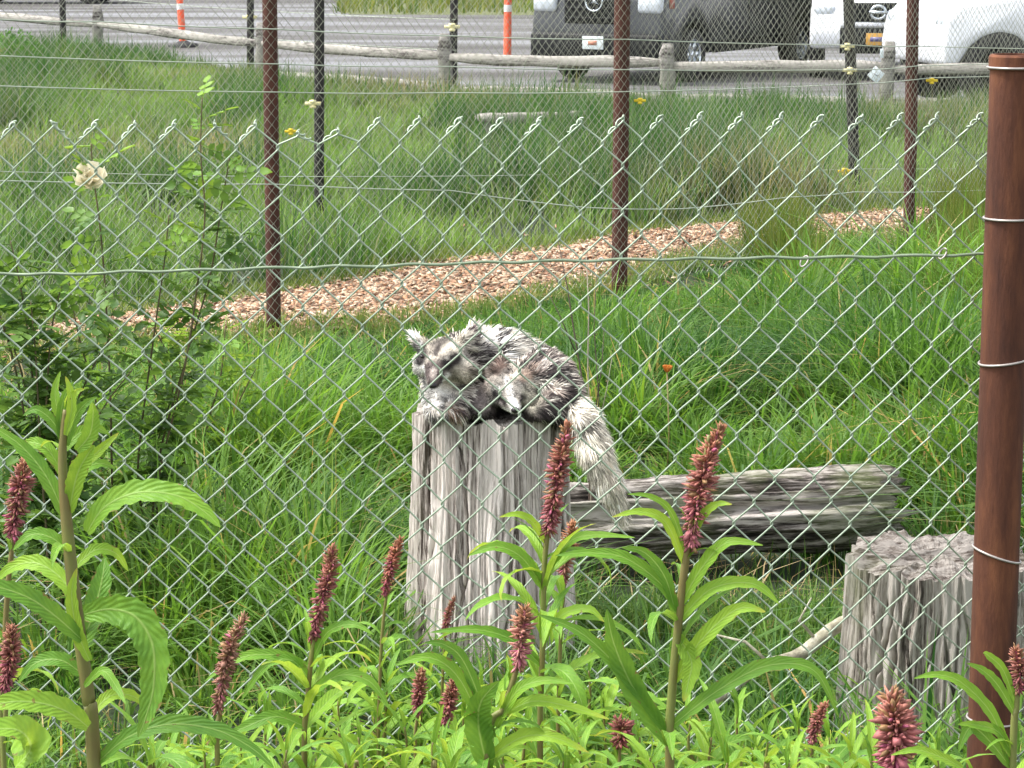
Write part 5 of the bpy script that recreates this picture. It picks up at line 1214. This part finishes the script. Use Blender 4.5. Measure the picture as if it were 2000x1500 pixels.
fireweed('small fireweed with starry red flower head low right of the stump', [(1215, 1425), (1210, 1500)], 3.7, 80, 217, ([(1218, 1412), (1216, 1430), (1212, 1448)], 0.020), 0.003, start=0.05, dens=0.4, cols=((0.24, 0.06, 0.05), (0.24, 0.06, 0.05)))
# low plants along the bottom
ords = ['first', 'second', 'third', 'fourth', 'fifth', 'sixth', 'seventh', 'eighth', 'ninth', 'tenth', 'eleventh', 'twelfth', 'thirteenth', 'fourteenth', 'fifteenth', 'sixteenth', 'seventeenth', 'eighteenth', 'nineteenth', 'twentieth', 'twenty-first', 'twenty-second', 'twenty-third', 'twenty-fourth', 'twenty-fifth', 'twenty-sixth', 'twenty-seventh', 'twenty-eighth', 'twenty-ninth', 'thirtieth', 'thirty-first', 'thirty-second', 'thirty-third', 'thirty-fourth', 'thirty-fifth', 'thirty-sixth', 'thirty-seventh', 'thirty-eighth', 'thirty-ninth', 'fortieth', 'forty-first', 'forty-second']
low = [(330, 1440, 3.9), (400, 1470, 3.6), (520, 1400, 4.0), (560, 1465, 3.4), (660, 1370, 4.1), (700, 1440, 3.6), (755, 1340, 4.15), (790, 1420, 3.7), (845, 1450, 3.4), (905, 1400, 4.1), (1030, 1420, 3.9), (1090, 1390, 4.1), (1130, 1450, 3.5), (1180, 1380, 4.15), (1250, 1440, 3.8), (1390, 1440, 3.8), (1440, 1390, 4.1), (1500, 1450, 3.6), (1560, 1420, 4.1), (1660, 1460, 3.7), (1830, 1470, 3.6), (1700, 1480, 3.4)]
low += [(300, 1490, 3.3), (470, 1440, 4.2), (620, 1440, 4.2), (680, 1480, 3.4), (730, 1400, 4.2), (825, 1370, 4.2), (870, 1480, 3.3), (935, 1360, 4.2), (985, 1460, 3.6), (1055, 1340, 4.2), (1105, 1480, 3.3), (1150, 1310, 4.2), (1230, 1370, 4.2), (1270, 1480, 3.4), (1350, 1400, 4.2), (1420, 1490, 3.4), (1470, 1460, 4.2), (1540, 1490, 3.5), (1620, 1440, 4.2)]
low.sort()
for i, (x, y, Yd) in enumerate(low):
    fireweed(ords[i] + ' from the left of the short flowerless fireweeds along the bottom edge', [(x, y), (x + rng.integers(-8, 9), y + 60), (x + rng.integers(-12, 13), 1540)], Yd, 155 + rng.integers(-25, 40), 400 + i, None, 0.0032, gap=0.016, group='short flowerless fireweeds along the fence foot')

# ------------------------------------------------------------------ rose bushes inside the enclosure
def compound_leaf(name, mat, seed):
    rs = np.random.default_rng(seed); a = Acc()
    def leaflet(at, ang, L):
        W_ = L * 0.34; t = [0, 0.3, 0.65, 1]; w_ = [0.05, 1, 0.8, 0.02]; V = []
        for ti_, wi in zip(t, w_):
            for s in (-1, 0, 1):
                x = ti_ * L; y = s * W_ * wi; z = -0.12 * L * ti_ ** 2 + abs(s) * W_ * 0.3
                V.append((at[0] + x * math.cos(ang) - y * math.sin(ang), at[1] + x * math.sin(ang) + y * math.cos(ang), at[2] + z))
        idx = np.arange(12).reshape(4, 3)
        a.add(np.array(V), [np.stack([idx[:-1, :-1], idx[1:, :-1], idx[1:, 1:], idx[:-1, 1:]], -1).reshape(-1, 4)])
    a.add(box_v(0, 1, -0.01, 0.01, -0.01, 0.01) * np.array([1, 1, 1]), [CUBE_F])
    for x in (0.35, 0.68):
        for s in (-1, 1): leaflet((x, 0, 0), s * rs.uniform(0.8, 1.2), rs.uniform(0.36, 0.46))
    leaflet((0.95, 0, 0), 0, 0.48)
    return a.mesh(name, mat, True)
RL = [compound_leaf('rose_leaf', M['rose_leaf'], i) for i in range(3)]; RN = [compound_leaf('young_leaf', M['rose_new'], i + 5) for i in range(2)]
def rose_bush(label, canes, Yd, seed, leaf=0.075, newtop=True, gap=1.0):
    rs = np.random.default_rng(seed); b0 = P(*canes[0][-1], Yd)
    root = thing('rose_bush', label, 'rose bush', (b0.x, b0.y, 0))
    for c in canes:
        W = stem_pts(c, Yd + rs.normal(0, 0.05)); W = [w - Vector((b0.x, b0.y, 0)) for w in W]
        tube('cane', W, np.linspace(0.002, 0.005, len(W)), M['cane'], root, 6)
        run = 0; nxt_ = 0.01
        for i in range(len(W) - 1):
            sl = (W[i + 1] - W[i]).length
            while nxt_ < run + sl:
                at = W[i].lerp(W[i + 1], (nxt_ - run) / sl)
                if at.z < 0.15: break
                me = RN[rs.integers(0, 2)] if (newtop and run < 0.12) else RL[rs.integers(0, 3)]
                put_leaf(root, me, at, rs.uniform(0, 6.28), rs.uniform(-0.5, 0.7), leaf * rs.uniform(0.8, 1.5), rs.normal(0, 0.5))
                nxt_ += rs.uniform(0.014, 0.034) * gap
            run += sl
    return root
rb = rose_bush('rose bush with one cream bloom behind the fence at left', [
    [(178, 280), (182, 340), (195, 440), (205, 560), (215, 750), (220, 980)], [(395, 190), (392, 300), (400, 420), (385, 560), (360, 720), (300, 980)],
    [(450, 300), (430, 420), (410, 540), (370, 680), (310, 900)], [(330, 420), (320, 520), (300, 660), (270, 900)], [(300, 640), (340, 740), (300, 900)], [(130, 520), (150, 640), (190, 800)]], 8.1, 31)
rose_bush('dense dark rose bush at the left edge behind the big fireweed', [[(20, 470), (40, 560), (60, 700), (80, 960)], [(-60, 430), (-20, 560), (30, 720), (70, 960)], [(120, 560), (100, 650), (90, 800), (85, 960)], [(60, 590), (70, 700), (80, 900)], [(230, 640), (180, 720), (110, 900)], [(0, 620), (40, 720), (75, 900)], [(260, 720), (200, 800), (120, 950)]], 7.7, 32, 0.09, False, 0.85)
rose_bush('low rose bush left of the stump, before the first rusty post', [[(345, 600), (350, 700), (370, 840), (380, 980)], [(440, 640), (430, 740), (400, 850), (385, 980)], [(270, 650), (310, 760), (360, 900), (380, 980)], [(500, 720), (460, 800), (390, 980)]], 9.3, 33, 0.07)
# cream rose
rc = P(177, 357, 8.04)
fl = thing('rose_bloom', 'cream white rose bloom on the tall cane at left', 'rose', (rc.x, rc.y, rc.z))
M['petal'] = leafy('cream_petal', a=(0.80, 0.72, 0.54), b_=(0.90, 0.84, 0.70), trans=(0.95, 0.88, 0.70), tfac=0.5, rough=0.6)
a = Acc(); V = []
for i in range(5):
    for j in range(5):
        u = i / 4; s = (j - 2) / 2
        V.append((0.028 * u * math.cos(s * 0.62) * (1 + 0.1 * math.sin(j * 2)), 0.030 * math.sin(s * 0.9) * (u ** 0.7), 0.022 * u ** 1.7))
idx = np.arange(25).reshape(5, 5); pm = mesh_np('petal', np.array(V), [np.stack([idx[:-1, :-1], idx[1:, :-1], idx[1:, 1:], idx[:-1, 1:]], -1).reshape(-1, 4)], M['petal'], True)
for i in range(14):
    ring = 0 if i < 6 else (1 if i < 11 else 2)
    o = obj_me('petal', pm, fl); sc = (1.25, 0.95, 0.65)[ring]; o.scale = (sc,) * 3
    o.rotation_euler = Euler((0, (-0.15, -0.6, -1.0)[ring], i * (1.05, 1.26, 2.1)[ring] + ring), 'XYZ'); o.location = (0, 0, (0, 0.004, 0.008)[ring])
fl.rotation_euler = (0.9, 0.15, 0); fl.scale = (1.45,) * 3
# orange flower in the grass
of = P(1303, 728, 9.6); g0 = Vector((of.x, of.y, 0))
fo = thing('orange_flower', 'small orange flower head in the grass right of the foxes', 'flower', g0)
tube('stem', [(0, 0, 0), (0.01, 0, of.z * 0.5), (0, 0, of.z)], 0.003, M['fw_stem'], fo, 5)
M['opetal'] = leafy('orange_petal', a=(0.50, 0.16, 0.03), b_=(0.62, 0.26, 0.08), trans=(0.6, 0.25, 0.05), tfac=0.3)
for i in range(9):
    o = obj_me('petal', bpy.data.meshes['petal'].copy(), fo); o.data.materials.clear(); o.data.materials.append(M['opetal'])
    o.location = (0, 0, of.z); o.rotation_euler = Euler((0, -0.9 + 0.25 * (i % 3), i * 0.7), 'XYZ'); o.scale = (0.85,) * 3
# bare thin stems right of the foxes
M['drystem'] = mat_noise('dry_stem', [(0.3, (0.05, 0.035, 0.03)), (0.7, (0.14, 0.10, 0.08))], 12, 0.85)
M['palestem'] = mat_noise('pale_dry_stem', [(0.3, (0.26, 0.22, 0.17)), (0.7, (0.40, 0.35, 0.28))], 12, 0.85)
dsb = P(1150, 900, 8.3)
dsr = thing('bare_sapling', 'thin bare sapling stems standing right behind the foxes', 'sapling', (dsb.x, dsb.y, 0))
for pts, r_, mt in (([(1090, 470), (1108, 560), (1120, 640), (1140, 760), (1152, 900)], 0.0042, 'drystem'), ([(1145, 500), (1150, 600), (1148, 720), (1155, 900)], 0.004, 'palestem'), ([(1165, 540), (1160, 640), (1170, 780), (1160, 900)], 0.003, 'drystem'), ([(1180, 640), (1175, 720), (1160, 820)], 0.0025, 'drystem'), ([(1065, 560), (1095, 620), (1125, 690)], 0.0025, 'drystem'), ([(1195, 700), (1185, 760), (1170, 830)], 0.002, 'palestem')):
    W = [P(x, y, 8.3) - Vector((dsb.x, dsb.y, 0)) for x, y in pts]
    if pts[-1][1] == 900: W.append(Vector((0, 0, -0.02)))
    tube('stem', W, np.linspace(r_ * 0.4, r_, len(W)), M[mt], dsr, 6)
# green bush at the far left
gbh = G(25, 182)
bsh = thing('leafy_bush', 'green leafy bush at the far left beside the parking lot', 'bush', (gbh.x, gbh.y, 0))
N_ = 2600; rs = np.random.default_rng(5)
u = rs.normal(size=(N_, 3)); u /= np.linalg.norm(u, axis=1)[:, None]; r_ = rs.uniform(0.55, 1.05, N_) ** 0.6
c0 = u * r_[:, None] * np.array([0.42, 0.4, 0.40]) * (0.8 + 0.5 * fbm(u[:, 0] * 2.5 + 5, u[:, 2] * 2.5 + 5, 9))[:, None] + np.array([0, 0, 0.34])
d1 = rs.normal(size=(N_, 3)); d1 /= np.linalg.norm(d1, axis=1)[:, None]; d2 = np.cross(d1, rs.normal(size=(N_, 3))); d2 /= np.linalg.norm(d2, axis=1)[:, None]
Ls = rs.uniform(0.03, 0.06, N_)[:, None]
V = np.stack([c0, c0 + d1 * Ls * .5 + d2 * Ls * .28, c0 + d1 * Ls, c0 + d1 * Ls * .5 - d2 * Ls * .28], 1)
obj_np('crown', V.reshape(-1, 3), [np.arange(N_ * 4).reshape(-1, 4)], M['grass'], bsh, False, np.repeat(mixcol((0.05, 0.13, 0.03), (0.12, 0.24, 0.06), rs.random(N_)), 4, axis=0))
for i in range(4): tube('trunk', [(0, 0, -0.02), (0.08 * math.cos(i * 1.6), 0.08 * math.sin(i * 1.6), 0.25), (0.2 * math.cos(i * 1.6), 0.2 * math.sin(i * 1.6), 0.5)], [0.012, 0.008, 0.004], M['cane'], bsh, 5)
